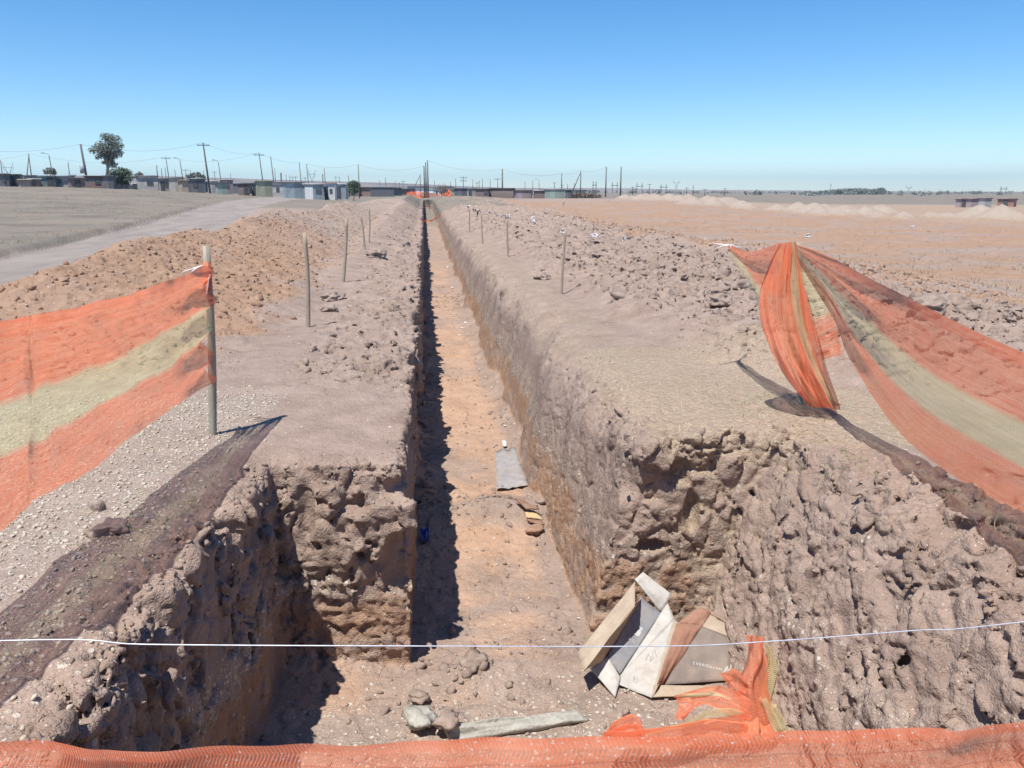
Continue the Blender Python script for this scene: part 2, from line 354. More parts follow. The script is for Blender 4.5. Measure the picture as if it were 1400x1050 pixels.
pale = .85*ss(-1.2, -1.6, gx-.12*ss(3.4, 2.8, gy)-.12*ss(5, 5.6, gy))*ss(7.6, 6.6, gy+.5*nA_)*ss(-7, -4, gx)*np.clip(.75+.8*nA_, .15, 1)
pale = np.maximum(pale, .5*lm*far_tan*np.clip(.6+nA_, 0, 1))
band = inhole*ss(.17, .05, np.abs(gdep+.80+.06*nB_))*(1-floor_)*np.clip(.7+1.2*nA_, .1, 1)
pale = np.maximum(pale*(1-inhole), band)
pale = np.maximum(pale, .8*gauss(gx, gy, 4.1, 10.2, .75, .5)*ss(-.2, .3, nB_)*(1-inhole))
pale = np.maximum(pale, .45*floor_*ss(5, 4.3, gy))
pale = np.maximum(pale, .9*bk*inhole*ss(.25, .05, np.abs(gdep+.95-.1*nA_))*np.clip(.5+1.5*nA_, 0, 1))
bkz = heaps(gx, gy)
pale = np.maximum(pale, .75*ss(.05, .25, bkz+.1*nB_)); red = red*(1-.9*ss(.03, .2, bkz))
straw = .9*ss(1.35, 1.7, gx)*ss(3.9, 3.3, gx+.5*nA_)*ss(4.7, 5.3, gy)*ss(9.8, 8.0, gy)*(1-inhole)
straw = np.maximum(straw, .45*ss(1.2, 1.5, gx)*ss(2.6, 2.1, gx)*ss(8, 9, gy)*ss(45, 30, gy)*(1-inhole))
straw = np.maximum(straw, .35*ss(2.6, 3, gx)*ss(5, 4, gy)*np.clip(.5+nA_, 0, 1))
straw = np.maximum(straw, .55*ss(26, 34, gx)*ss(30, 45, gy))
rc = gx-road_c(gy); road = ss(-2.35, -2.05, rc+.15*nB_)*ss(2.55, 2.2, rc+.15*nB_)*ss(9.5, 12, gy)*ss(150, 120, gy)
field = ss(-2.0, -2.4, rc)*ss(6, 9, gy)
field = np.maximum(field, ss(60, 85, gy)*ss(20, 8, gx)*ss(.3, .0, red))
field = np.maximum(field, ss(120, 170, np.hypot(gx, gy)))
red = np.clip(red, 0, 1)
zone = np.stack([np.clip(red, 0, 1), np.clip(pale, 0, 1), np.clip(straw, 0, 1), np.ones_like(gx)], 1).astype(f32)
zone2 = np.stack([np.clip(field, 0, 1), np.clip(road, 0, 1), np.clip(floor_, 0, 1), np.ones_like(gx)], 1).astype(f32)
print('zones', time.time()-T0)

# ------------------------------------------------------------------ node helpers and materials
def new_mat(name):
    m = bpy.data.materials.new(name); m.use_nodes = True; nt = m.node_tree; nt.nodes.clear()
    out = nt.nodes.new('ShaderNodeOutputMaterial'); return m, nt, out
class NG:
    def __init__(s, nt): s.nt = nt
    def n(s, t, **k):
        q = s.nt.nodes.new(t)
        for a, b in k.items(): setattr(q, a, b)
        return q
    def set(s, sock, v):
        if isinstance(v, bpy.types.NodeSocket): s.nt.links.new(v, sock)
        else: sock.default_value = v
    def noise(s, vec, scale, detail=4, rough=.55, dist=0):
        q = s.n('ShaderNodeTexNoise'); s.set(q.inputs['Vector'], vec); q.inputs['Scale'].default_value = scale
        q.inputs['Detail'].default_value = detail; q.inputs['Roughness'].default_value = rough; q.inputs['Distortion'].default_value = dist
        return q.outputs['Fac']
    def vor(s, vec, scale, feature='F1', out='Distance', rnd=1):
        q = s.n('ShaderNodeTexVoronoi', feature=feature); s.set(q.inputs['Vector'], vec); q.inputs['Scale'].default_value = scale
        q.inputs['Randomness'].default_value = rnd; return q.outputs[out]
    def mr(s, v, a, b, c=0., d=1., smooth=False):
        q = s.n('ShaderNodeMapRange'); 
        if smooth: q.interpolation_type = 'SMOOTHSTEP'
        s.set(q.inputs[0], v); s.set(q.inputs[1], a); s.set(q.inputs[2], b); s.set(q.inputs[3], c); s.set(q.inputs[4], d); return q.outputs[0]
    def math(s, op, a, b=0., c=0.):
        q = s.n('ShaderNodeMath', operation=op); s.set(q.inputs[0], a); s.set(q.inputs[1], b); s.set(q.inputs[2], c); return q.outputs[0]
    def mix(s, f, a, b, blend='MIX'):
        q = s.n('ShaderNodeMix', data_type='RGBA', blend_type=blend); s.set(q.inputs[0], f); s.set(q.inputs[6], a); s.set(q.inputs[7], b); return q.outputs[2]
    def bump(s, h, strength, dist, nrm=None):
        q = s.n('ShaderNodeBump'); s.set(q.inputs['Height'], h); q.inputs['Strength'].default_value = strength; q.inputs['Distance'].default_value = dist
        if nrm: s.set(q.inputs['Normal'], nrm)
        return q.outputs['Normal']
    def sep(s, v):
        q = s.n('ShaderNodeSeparateColor'); s.set(q.inputs[0], v); return q.outputs
    def pos(s): return s.n('ShaderNodeNewGeometry').outputs['Position']
    def scale(s, v, xyz):
        q = s.n('ShaderNodeMapping'); s.set(q.inputs['Vector'], v); q.inputs['Scale'].default_value = xyz; return q.outputs[0]
def C4(r, g, b): return (r, g, b, 1)
def bsdf(g, out, col, rough=.95, nrm=None, spec=.15, metal=0.):
    q = g.n('ShaderNodeBsdfPrincipled'); g.set(q.inputs['Base Color'], col); g.set(q.inputs['Roughness'], rough)
    q.inputs['Specular IOR Level'].default_value = spec; q.inputs['Metallic'].default_value = metal
    if nrm: g.set(q.inputs['Normal'], nrm)
    g.nt.links.new(q.outputs[0], out.inputs[0]); return q
def soil_mat():
    m, nt, out = new_mat('soil'); g = NG(nt); P = g.pos()
    z1 = g.n('ShaderNodeVertexColor', layer_name='zone').outputs[0]; z2 = g.n('ShaderNodeVertexColor', layer_name='zone2').outputs[0]
    R, Pa, St = g.sep(z1)[:3]; Fi, Ro, Fl = g.sep(z2)[:3]
    a = g.noise(P, 3.2, 6, .6); b = g.noise(P, 17, 5, .6); c = g.noise(P, 70, 3, .6); lo = g.noise(P, .7, 6, .65)
    grey = g.mix(g.mr(a, .3, .7), C4(.262, .19, .150), C4(.395, .298, .24))
    redc = g.mix(g.mr(a, .3, .7), C4(.30, .18, .112), C4(.415, .265, .172)); redc = g.mix(g.mr(Fl, 0, 1, 0, .75), redc, g.mix(g.mr(a, .3, .7), C4(.45, .275, .18), C4(.58, .39, .27)))
    col = g.mix(g.mr(g.math('ADD', R, g.math('MULTIPLY', g.math('SUBTRACT', b, .5), .7)), .2, .75, 0, 1, True), grey, redc)
    stc = g.mix(g.mr(g.noise(g.scale(P, (30, 90, 30)), 1, 3, .7), .35, .65), C4(.27, .20, .145), C4(.46, .36, .26))
    col = g.mix(g.mr(g.math('ADD', St, g.math('MULTIPLY', g.math('SUBTRACT', a, .5), .8)), .25, .8), col, stc)
    fic = g.mix(g.mr(a, .3, .7), C4(.140, .132, .108), C4(.225, .210, .174)); fic = g.mix(g.mr(lo, .45, .7), fic, C4(.175, .155, .128))
    fl1_ = g.noise(g.scale(P, (.10, .22, .1)), 1, 6, .68); fl2_ = g.noise(P, .35, 6, .7)
    fic = g.mix(g.mr(fl1_, .42, .62, 0, .7), fic, C4(.255, .215, .165)); fic = g.mix(g.mr(fl2_, .52, .64, 0, .8), fic, C4(.095, .085, .072))
    col = g.mix(g.mr(g.math('ADD', Fi, g.math('MULTIPLY', g.math('SUBTRACT', b, .5), .5)), .3, .7), col, fic)
    roc = g.mix(g.mr(g.noise(g.scale(P, (1.2, .25, 1)), 1, 4, .6), .35, .65), C4(.235, .208, .186), C4(.32, .285, .255))
    col = g.mix(g.mr(Ro, .2, .8), col, roc)
    # gravel of pale calcrete bits
    v = g.vor(P, 34); vc = g.vor(P, 34, out='Color'); rnd = g.sep(vc)[0]; rnd2 = g.sep(vc)[1]
    keep = g.math('GREATER_THAN', g.math('ADD', g.math('MULTIPLY', Pa, .55), .006), rnd)
    peb = g.math('MULTIPLY', keep, g.mr(v, .5, .38))
    pc = g.mix(rnd2, C4(.38, .32, .25), C4(.66, .60, .51))
    col = g.mix(g.math('MULTIPLY', Pa, .45), col, C4(.36, .31, .25))
    col = g.mix(peb, col, pc)
    v2 = g.vor(P, 95); r2 = g.sep(g.vor(P, 95, out='Color'))[0]
    k2 = g.math('MULTIPLY', g.math('GREATER_THAN', g.math('ADD', g.math('MULTIPLY', Pa, .3), .02), r2), g.mr(v2, .5, .3))
    col = g.mix(k2, col, C4(.6, .54, .47))
    col = g.mix(g.mr(c, .3, .7, .0, .28), col, C4(.12, .085, .07))
    col = g.mix(g.mr(lo, .35, .7, .0, .22), col, C4(.46, .36, .32))
    wv_ = g.n('ShaderNodeTexNoise'); g.set(wv_.inputs['Vector'], P); wv_.inputs['Scale'].default_value = 14
    va = g.n('ShaderNodeVectorMath', operation='SCALE'); g.set(va.inputs[0], wv_.outputs['Color']); va.inputs['Scale'].default_value = .05
    vq = g.n('ShaderNodeVectorMath', operation='ADD'); g.set(vq.inputs[0], P); g.set(vq.inputs[1], va.outputs[0])
    cr1 = g.mr(g.vor(vq.outputs[0], 24, 'DISTANCE_TO_EDGE'), 0, .22); cr2 = g.mr(g.vor(vq.outputs[0], 61, 'DISTANCE_TO_EDGE'), 0, .25)
    n0 = g.bump(g.math('ADD', g.math('MULTIPLY', cr1, .6), g.math('MULTIPLY', cr2, .4)), .35, .012)
    h = g.math('ADD', g.math('MULTIPLY', b, .6), g.math('ADD', g.math('MULTIPLY', c, .3), g.math('MULTIPLY', peb, .12)))
    n1 = g.bump(h, .9, .035, n0)
    n2_ = g.bump(g.noise(P, 160, 2, .6), .5, .006, n1)
    bsdf(g, out, col, .97, n2_, .08); return m
SOIL = soil_mat()
def simple(name, c1, c2, scale=8, rough=.8, bump=.3, bd=.01, spec=.2, stretch=None, metal=0., obj=True):
    m, nt, out = new_mat(name); g = NG(nt)
    P = g.n('ShaderNodeTexCoord').outputs['Object'] if obj else g.pos()
    if stretch: P = g.scale(P, stretch)
    a = g.noise(P, scale, 6, .62); b = g.noise(P, scale*6, 3, .6)
    col = g.mix(g.mr(g.math('ADD', g.math('MULTIPLY', a, .7), g.math('MULTIPLY', b, .3)), .35, .65), C4(*c1), C4(*c2))
    bsdf(g, out, col, rough, g.bump(g.math('ADD', a, g.math('MULTIPLY', b, .4)), bump, bd), spec, metal); return m
# ------------------------------------------------------------------ ground objects out of the one sheet
me_src = None
fc = GF.mean(1) if False else None
fcx = gx[GF].mean(1); fcy = gy[GF].mean(1); fz = gdep[GF].mean(1); fe = ge[GF].mean(1)
mh = mound(fcx, fcy)
cls = np.zeros(len(GF), np.int8)
cls[(fe < .03) & (fz < -.10) & (fcy < YEND+.3) & (fcx > -1.7) & (fcx < 3)] = 1
cls[(cls == 0) & (road[GF].mean(1) > .5)] = 2
cls[(cls == 0) & (mh > .07) & (fcx < -1.2)] = 3
cls[(cls == 0) & (bkz[GF].mean(1) > .08)] = 4
def sub(name, k, mat):
    F = GF[cls == k]; u = np.unique(F); mp = np.zeros(len(GV), np.int32); mp[u] = np.arange(len(u))
    me = np_mesh(name, GV[u], mp[F], mat, False)
    for nm, dat in (('zone', zone), ('zone2', zone2)):
        at = me.color_attributes.new(nm, 'FLOAT_COLOR', 'POINT'); at.data.foreach_set('color', dat[u].ravel())
    return tag(link(name, me), kind='structure')
for k, nm in enumerate(('ground', 'trench', 'dirt_road', 'soil_mound', 'spoil_bank')): sub(nm, k, SOIL)
print('ground objects', time.time()-T0)
# vertex normals of the near ground, for strewing
e1 = GV[GF[:, 2]]-GV[GF[:, 0]]; e2 = GV[GF[:, 3]]-GV[GF[:, 1]]; fn = np.cross(e1, e2)
GN = np.zeros_like(GV)
for k in range(4): 
    for ax in range(3): GN[:, ax] += np.bincount(GF[:, k], fn[:, ax], len(GV)).astype(f32)
GN /= np.linalg.norm(GN, axis=1, keepdims=True)+1e-9
GA = np.zeros(len(GV), f32); ar = np.linalg.norm(fn, axis=1)/2
for k in range(4): GA += np.bincount(GF[:, k], ar/4, len(GV)).astype(f32)
from mathutils.kdtree import KDTree
def ground_z(x, y): return float(land(np.array([x]), np.array([y]))[0])
_cell = {}
def top_z(x, y, rad=.06):                 # the real displaced surface height near (x, y)
    m = (np.abs(gx[:NBLK]-x) < rad) & (np.abs(gy[:NBLK]-y) < rad)
    if not m.any(): return ground_z(x, y)
    return float(np.percentile(gz_[:NBLK][m], 70))

# ------------------------------------------------------------------ strewn stones, clods, straw
def ico(sub_, seed):
    bm = bmesh.new(); bmesh.ops.create_icosphere(bm, subdivisions=sub_, radius=1)
    for v in bm.verts:
        n = mnoise.noise(v.co*1.3+Vector((seed*7.1, 0, 0)))*.5+mnoise.noise(v.co*2.6+Vector((0, seed*3.3, 0)))*.38
        v.co *= 1+n
        v.co.z *= .72
    V = np.array([v.co for v in bm.verts], f32); F = np.array([[v.index for v in q.verts] for q in bm.faces], np.int32); bm.free(); return V, F
def rotmats(n):
    q = RNG.normal(size=(n, 4)); q /= np.linalg.norm(q, axis=1, keepdims=True); w, x, y, z = q.T
    return np.stack([np.stack([1-2*(y*y+z*z), 2*(x*y-z*w), 2*(x*z+y*w)], 1), np.stack([2*(x*y+z*w), 1-2*(x*x+z*z), 2*(y*z-x*w)], 1), np.stack([2*(x*z-y*w), 2*(y*z+x*w), 1-2*(x*x+y*y)], 1)], 1).astype(f32)
def strew(name, pts, sizes, sub_, mat, sink=.3, flat=(1, 1, 1)):
    Vs, Fs = [], []; off = 0; nv = 6
    which = RNG.integers(0, nv, len(pts)); Rm = rotmats(len(pts))
    for k in range(nv):
        V, F = ico(sub_, k+sub_*10+len(name)); idx = np.nonzero(which == k)[0]
        if not len(idx): continue
        A = np.einsum('nij,vj->nvi', Rm[idx], V*np.array([1, .8, .65], f32))*sizes[idx][:, None, None]*np.array(flat, f32)
        A = A+pts[idx][:, None, :]; A[:, :, 2] += (sizes[idx]*(1-2*sink)*.5)[:, None]
        Vs.append(A.reshape(-1, 3)); Fs.append((F[None]+(np.arange(len(idx))*len(V))[:, None, None]).reshape(-1, 3)+off); off += len(idx)*len(V)
    return tag(link(name, np_mesh(name, np.concatenate(Vs), np.concatenate(Fs), mat, False)), kind='stuff')
def pick(w, n):
    w = w.astype(np.float64)*GA[:NBLK]; w /= w.sum(); return GV[:NBLK][RNG.choice(NBLK, n, p=w)]
bx, by, bn = gx[:NBLK], gy[:NBLK], GN[:NBLK, 2]
upf = ss(.55, .85, bn); ih = inhole[:NBLK]
M_peb = simple('calcrete', (.34, .285, .22), (.58, .51, .42), 5, .95, .5, .01, .1, obj=False)
M_clod = simple('clod_soil', (.22, .165, .135), (.36, .28, .232), 9, .97, .8, .02, .08, obj=False)
M_red = simple('clod_clay', (.26, .16, .108), (.38, .25, .175), 9, .97, .8, .02, .08, obj=False)
def sizes(n, a, b, k=2.2): return (a+(b-a)*RNG.random(n)**k).astype(f32)
w = upf*(1-ih)*pale[:NBLK]*ss(11, 7, by)*ss(-6, -3, bx*1.0)
n = 13000; strew('gravel', pick(w, n), sizes(n, .005, .017, 2.4), 1, M_peb, .3)
w = upf*np.where(ih > .5, .35*ss(14, 5, by), pale[:NBLK]*.3+.05)*ss(40, 8, by)
n = 1500; strew('pale_pebbles', pick(w, n), sizes(n, .006, .022, 3), 1, M_peb, .25)
w = upf*(1-ih)*np.clip(spoil_w(bx, by)+.7*ss(-1.5, -1.1, bx)*ss(0, -.2, bx)*ss(7, 9, by)+.5*ss(2.6, 2.9, bx)*ss(5, 4, by)+.02, 0, 1)/(1+by*.05)*ss(70, 40, by)
n = 8000; strew('soil_clods', pick(w, n), sizes(n, .010, .075, 3.6)*1., 2, M_clod, .5)
wb = upf*(1-ih)*(spoil_w(bx, by)+.5*ss(-1.4, -1.1, bx)*ss(-.3, -.5, bx)*ss(8, 10, by))*ss(60, 25, by)*ss(-.2, .5, n2(bx, by, .5, 5))
strew('soil_lumps', pick(wb, 300), sizes(300, .06, .18, 2.6), 2, M_clod, .6)
w = upf*(1-ih)*lm[:NBLK]*ss(60, 15, by)
n = 7000; strew('clay_lumps', pick(w, 110), sizes(110, .05, .14, 2.6), 2, M_red, .62); n = 11000; strew('clay_clods', pick(w, n), sizes(n, .008, .06, 3.4), 1, M_red, .5)
w = upf*ih*ss(26, 5, by); w2 = ih*upf*(gauss(bx, by, .62, 7.55, .4, .22)+.5*gauss(bx, by, .15, 4.75, .3, .2)+.35*gauss(bx, by, .2, 13.3, .4, .4)+.3*gauss(bx, by, .9, 10.5, .2, 1.2)+.3*gauss(bx, by, .6, 24, .5, 2)+.2*gauss(bx, by, .5, 5., .8, .5))
strew('trench_rubble', pick(w2, 420), sizes(420, .010, .06, 2.8), 1, M_clod, .4)
w3 = ss(.3, .7, bn)*ss(.22, .02, np.abs(ge[:NBLK]))*ss(5.6, 5.3, by)*ss(-.5, -.1, gdep[:NBLK])
strew('rim_crumbs', pick(w3*ss(1.7, 1.3, bx), 900), sizes(900, .005, .026, 3), 1, M_clod, .35)
n = 1500; strew('trench_crumbs', pick(w, n), sizes(n, .006, .03, 3.2), 1, M_clod, .35)
w = upf*(1-ih)*ss(7.2, 8, bx)*ss(60, 20, by); n = 2200; strew('field_clods', pick(w, n), sizes(n, .018, .10, 3.2), 1, M_red, .4); strew('field_pebbles', pick(w, 500), sizes(500, .012, .05, 3), 1, M_peb, .4)
# straw: loose dry stalks lying on the soil
def stalks(name, pts, L0, L1, wd, mat, lift=.004, upright=0.):
    n = len(pts); a = RNG.random(n)*2*math.pi; L = L0+(L1-L0)*RNG.random(n)**1.6; el = (RNG.random(n)-.25)*.25+upright*RNG.random(n)
    d = np.stack([np.cos(a)*np.cos(el), np.sin(a)*np.cos(el), np.sin(el)], 1)*L[:, None]; s = np.stack([-np.sin(a), np.cos(a), np.zeros(n)], 1)*wd
    mid = d*.5+np.stack([-np.sin(a), np.cos(a), np.full(n, .3)], 1)*(L*.12*(RNG.random(n)-.5))[:, None]
    p = pts+np.array([0, 0, lift])
    V = np.stack([p-s, p+s, p+mid+s, p+mid-s, p+d+s*.4, p+d-s*.4], 1).reshape(-1, 3)
    b = np.arange(n)[:, None]*6; F = np.concatenate([b+np.array([[0, 1, 2, 3]]), b+np.array([[3, 2, 4, 5]])])
    return tag(link(name, np_mesh(name, V, F, mat, False)), kind='stuff')
M_straw = simple('straw', (.40, .32, .20), (.68, .58, .40), 3, .8, .1, .001, .3, obj=False)
M_green = simple('green_grass', (.10, .16, .05), (.22, .27, .11), 30, .8, .1, .001, .3, obj=False)
w = upf*(1-ih)*(straw[:NBLK]+.06*pale[:NBLK])*ss(30, 6, by)
stalks('straw_litter', pick(w, 5200), .03, .16, .0014, M_straw, .003)
w = upf*(1-ih)*(gauss(bx, by, 2.62, 4.75, .16, .14)+.5*gauss(bx, by, 2.75, 6.2, .4, .4)+.25*gauss(bx, by, 1.6, 8.0, .3, .3)+.4*gauss(bx, by, -1.5, 3.9, .2, .4)+.2*gauss(bx, by, -.6, 8, .3, .3))
stalks('grass_sprouts', pick(w, 700), .02, .07, .0016, M_green, 0, .9)
def tufts(name, n, reg, hgt, mat, seed):
    r_ = np.random.default_rng(seed); P0 = []
    while len(P0) < n:
        d = 9+r_.random()**1.7*115; a = r_.uniform(-.55, .68); x, y = d*math.sin(a), d*math.cos(a)
        if not reg(x, y) or float(n2(np.array([x]), np.array([y]), .16, seed % 7)[0]) < r_.uniform(-.5, .5): continue
        z = ground_z(x, y)
        for k in range(9): P0.append((x+r_.normal()*.07, y+r_.normal()*.07, z-.01))
    return stalks(name, np.array(P0), hgt*.5, hgt, .0045, mat, 0, 1.1)
M_dry = simple('dry_grass', (.20, .16, .105), (.42, .35, .24), 3, .9, .1, .001, .1, obj=False)
tufts('dry_grass', 16000, lambda x, y: x < road_c(y)-2.6 and y > 10, .16, M_dry, 3)
tufts('dry_weeds', 9000, lambda x, y: x > 7.5 and y > 9, .15, M_dry, 5)
print('strewn', time.time()-T0)

# ------------------------------------------------------------------ things near: posts, nets, wire
M_pole = simple('weathered_pole', (.26, .235, .18), (.44, .40, .32), 6, .9, .6, .01, .15, (6, 6, .8))
M_stake = simple('stake_wood', (.27, .215, .155), (.42, .345, .26), 6, .9, .5, .01, .15, (6, 6, .8))
def pole_mesh(name, base, top, r0, r1, mat, bend=.01, n=12, segs=10, buried=.25):
    b, t = Vector(base), Vector(top); d = t-b; mb = MB(); pts = []; rad = []
    for i in range(segs+1):
        k = i/segs; p = b-d.normalized()*buried+(d+d.normalized()*buried)*k
        p = p+Vector((math.sin(k*5+b.x)*bend, math.cos(k*4+b.y)*bend, 0))
        pts.append(p); rad.append((r0+(r1-r0)*k)*(1+.06*mnoise.noise(Vector((k*6, b.x, b.y)))))
    mb.tube(pts, rad, n); return mb
def net_mat(name):
    """knitted debris netting: herringbone loops in rows, bands orange / yellow / orange over the width"""
    m, nt, out = new_mat(name); g = NG(nt)
    uv = g.n('ShaderNodeUVMap', uv_map='UVMap').outputs[0]; s = g.n('ShaderNodeSeparateXYZ'); g.set(s.inputs[0], uv); U, V = s.outputs[0], s.outputs[1]
    wob = g.noise(uv, 9, 3, .6); vb = g.math('ADD', V, g.math('MULTIPLY', g.math('SUBTRACT', wob, .5), .035))
    yel = g.math('MULTIPLY', g.mr(vb, .345, .385), g.mr(vb, .655, .615))
    hem = g.mr(V, .075, .06)
    row = g.math('FRACT', g.math('DIVIDE', V, .042)); tri = g.math('ABSOLUTE', g.math('SUBTRACT', row, .5))
    irr = g.math('MULTIPLY', g.noise(uv, 26, 2, .5), .012)
    st = g.math('FRACT', g.math('DIVIDE', g.math('ADD', g.math('ADD', U, irr), g.math('MULTIPLY', tri, .026)), .0092))
    stroke = g.mr(g.math('ABSOLUTE', g.math('SUBTRACT', st, .5)), .17, .30, 1, 0)
    rib = g.mr(g.math('ABSOLUTE', g.math('SUBTRACT', row, .5)), .455, .48, 0, 1)
    dens = g.noise(g.scale(uv, (2.2, 34, 1)), 1, 6, .75); d2 = g.noise(uv, 5, 3, .6)
    cov = g.math('ADD', g.mr(dens, .34, .66, .24, .54), g.mr(d2, .3, .7, -.08, .10))
    a = g.math('ADD', cov, g.math('MULTIPLY', stroke, .40)); a = g.math('MAXIMUM', a, g.math('MULTIPLY', rib, .8))
    a = g.math('SUBTRACT', a, g.math('MULTIPLY', yel, .12))
    a = g.math('MAXIMUM', a, g.math('MULTIPLY', hem, g.math('ADD', .66, g.math('MULTIPLY', stroke, .3))))
    a = g.math('MINIMUM', g.math('MAXIMUM', a, .05), .97)
    tone = g.noise(g.scale(uv, (3, 40, 1)), 1, 3, .6)
    oc = g.mix(g.mr(tone, .3, .7), C4(.88, .205, .09), C4(.97, .33, .18))
    yc = g.mix(g.mr(tone, .3, .7), C4(.64, .56, .31), C4(.78, .70, .43))
    col = g.mix(yel, oc, yc); col = g.mix(g.math('MULTIPLY', rib, .35), col, C4(.16, .05, .05))
    painted_glint = g.math('MULTIPLY', g.math('GREATER_THAN', g.noise(g.scale(uv, (90, 200, 1)), 1, 1, .5), .68), .85); col = g.mix(painted_glint, col, C4(.92, .80, .72))  # glints of glossy thread painted into the colour as random pale flecks
    pr = g.n('ShaderNodeBsdfPrincipled'); g.set(pr.inputs['Base Color'], col); pr.inputs['Roughness'].default_value = .42; pr.inputs['Specular IOR Level'].default_value = .35
    nv_ = g.n('ShaderNodeVectorMath', operation='ADD'); g.set(nv_.inputs[0], g.n('ShaderNodeNewGeometry').outputs['Normal']); nv_.inputs[1].default_value = (0, 0, .8)
    nn_ = g.n('ShaderNodeVectorMath', operation='NORMALIZE'); g.set(nn_.inputs[0], nv_.outputs[0])
    g.set(pr.inputs['Normal'], g.bump(g.math('ADD', stroke, g.math('MULTIPLY', tone, 1.0)), .5, .004, nn_.outputs[0]))
    tr = g.n('ShaderNodeBsdfTranslucent'); g.set(tr.inputs[0], col)
    mx = g.n('ShaderNodeMixShader'); tv_ = g.n('ShaderNodeVectorMath', operation='MULTIPLY_ADD'); g.set(tv_.inputs[0], g.n('ShaderNodeNewGeometry').outputs['Normal']); tv_.inputs[1].default_value = (.35, .35, .2); tv_.inputs[2].default_value = (0, 0, -1)
    tn_ = g.n('ShaderNodeVectorMath', operation='NORMALIZE'); g.set(tn_.inputs[0], tv_.outputs[0]); g.set(tr.inputs['Normal'], tn_.outputs[0])
    mx.inputs[0].default_value = .55; g.nt.links.new(pr.outputs[0], mx.inputs[1]); g.nt.links.new(tr.outputs[0], mx.inputs[2])
    tp = g.n('ShaderNodeBsdfTransparent'); g.set(tp.inputs[0], g.mix(yel, C4(1, .86, .77), C4(.98, .96, .84))); m2 = g.n('ShaderNodeMixShader'); g.set(m2.inputs[0], a)
    g.nt.links.new(tp.outputs[0], m2.inputs[1]); g.nt.links.new(mx.outputs[0], m2.inputs[2]); g.nt.links.new(m2.outputs[0], out.inputs[0]); return m
NET = net_mat('debris_netting')
def interp(keys, t):                      # smooth interpolation of (t, Vector) keys
    ks = [k for k, _ in keys]; i = max(0, min(len(ks)-2, int(np.searchsorted(ks, t)-1)))
    P = lambda j: keys[max(0, min(len(keys)-1, j))][1]
    u = (t-ks[i])/(ks[i+1]-ks[i]); p0, p1, p2, p3 = P(i-1), P(i), P(i+1), P(i+2)
    return ((p1*2)+(p2-p0)*u+(p0*2-p1*5+p2*4-p3)*u*u+(p1*3-p0-p2*3+p3)*u*u*u)*.5
def sheet(name, tops, bots, parent, nu=140, nv=44, fold=lambda t, s: 0., vmap=lambda s: s, ulen=None, noise_amp=.012, mat=NET, sag=lambda t, s: Vector((0, 0, 0))):
    n = len(tops); T = [(i/(n-1), Vector(p)) for i, p in enumerate(tops)]; B = [(i/(n-1), Vector(p)) for i, p in enumerate(bots)]
    L = sum(((T[i+1][1]+B[i+1][1])-(T[i][1]+B[i][1])).length/2 for i in range(n-1)); L = ulen or L
    V, UV = [], []
    for i in range(nu+1):
        t = i/nu; a, b = interp(T, t), interp(B, t); a2, b2 = interp(T, min(1, t+.01)), interp(B, min(1, t+.01)); a1, b1 = interp(T, max(0, t-.01)), interp(B, max(0, t-.01))
        du = (a2+b2-a1-b1); dv = b-a; nr = du.cross(dv); nr = nr.normalized() if nr.length > 1e-9 else Vector((1, 0, 0))
        for j in range(nv+1):
            s = j/nv; p = a.lerp(b, s)
            w = mnoise.noise(Vector((t*L*3, s*4, L)))*noise_amp+mnoise.noise(Vector((t*L*8, s*9, L*2)))*noise_amp*.45
            p = p+nr*(fold(t, s)+w)+sag(t, s); V.append(p-parent.location); UV.append((t*L, vmap(s)))
    F = [(i*(nv+1)+j, (i+1)*(nv+1)+j, (i+1)*(nv+1)+j+1, i*(nv+1)+j+1) for i in range(nu) for j in range(nv)]
    me = np_mesh(name, np.array(V), np.array(F), mat); uvl = me.uv_layers.new(name='UVMap')
    uvl.data.foreach_set('uv', np.array(UV, f32)[np.array(F).ravel()].ravel()); return link(name, me, parent)
def fn3(a, b, k): return mnoise.noise(Vector((a, b, k)))
M_tie = simple('white_string', (.62, .58, .55), (.82, .78, .75), 20, .7, .2, .002, .3, obj=False)
def strings(parent, c, n, L, rad=.004, dirs=None, name='tie', mat=None):
    mb = MB()
    for k in range(n):
        d = Vector(dirs[k % len(dirs)]) if dirs else Vector((random.uniform(-1, 1), random.uniform(-1, 1), random.uniform(-.6, .4)))
        d.normalize(); p = Vector(c); pts = [p.copy()]
        for i in range(5):
            d = (d+Vector((random.uniform(-.5, .5), random.uniform(-.5, .5), random.uniform(-.55, .2)))*.6).normalized(); p = p+d*L/5*random.uniform(.7, 1.3); pts.append(p.copy())
        mb.tube(pts, [rad*random.uniform(.7, 1.5) for _ in pts], 6)
    return mb.build(name, mat or M_tie, parent, smooth=True)
def post(name, base, top, r0, r1, label, group=None, mat=None, cat='post'):
    o = pole_mesh(name, base, top, r0, r1, mat or M_pole).build(name, mat or M_pole, None, Vector(base), True)
    return tag(o, label, cat, group)
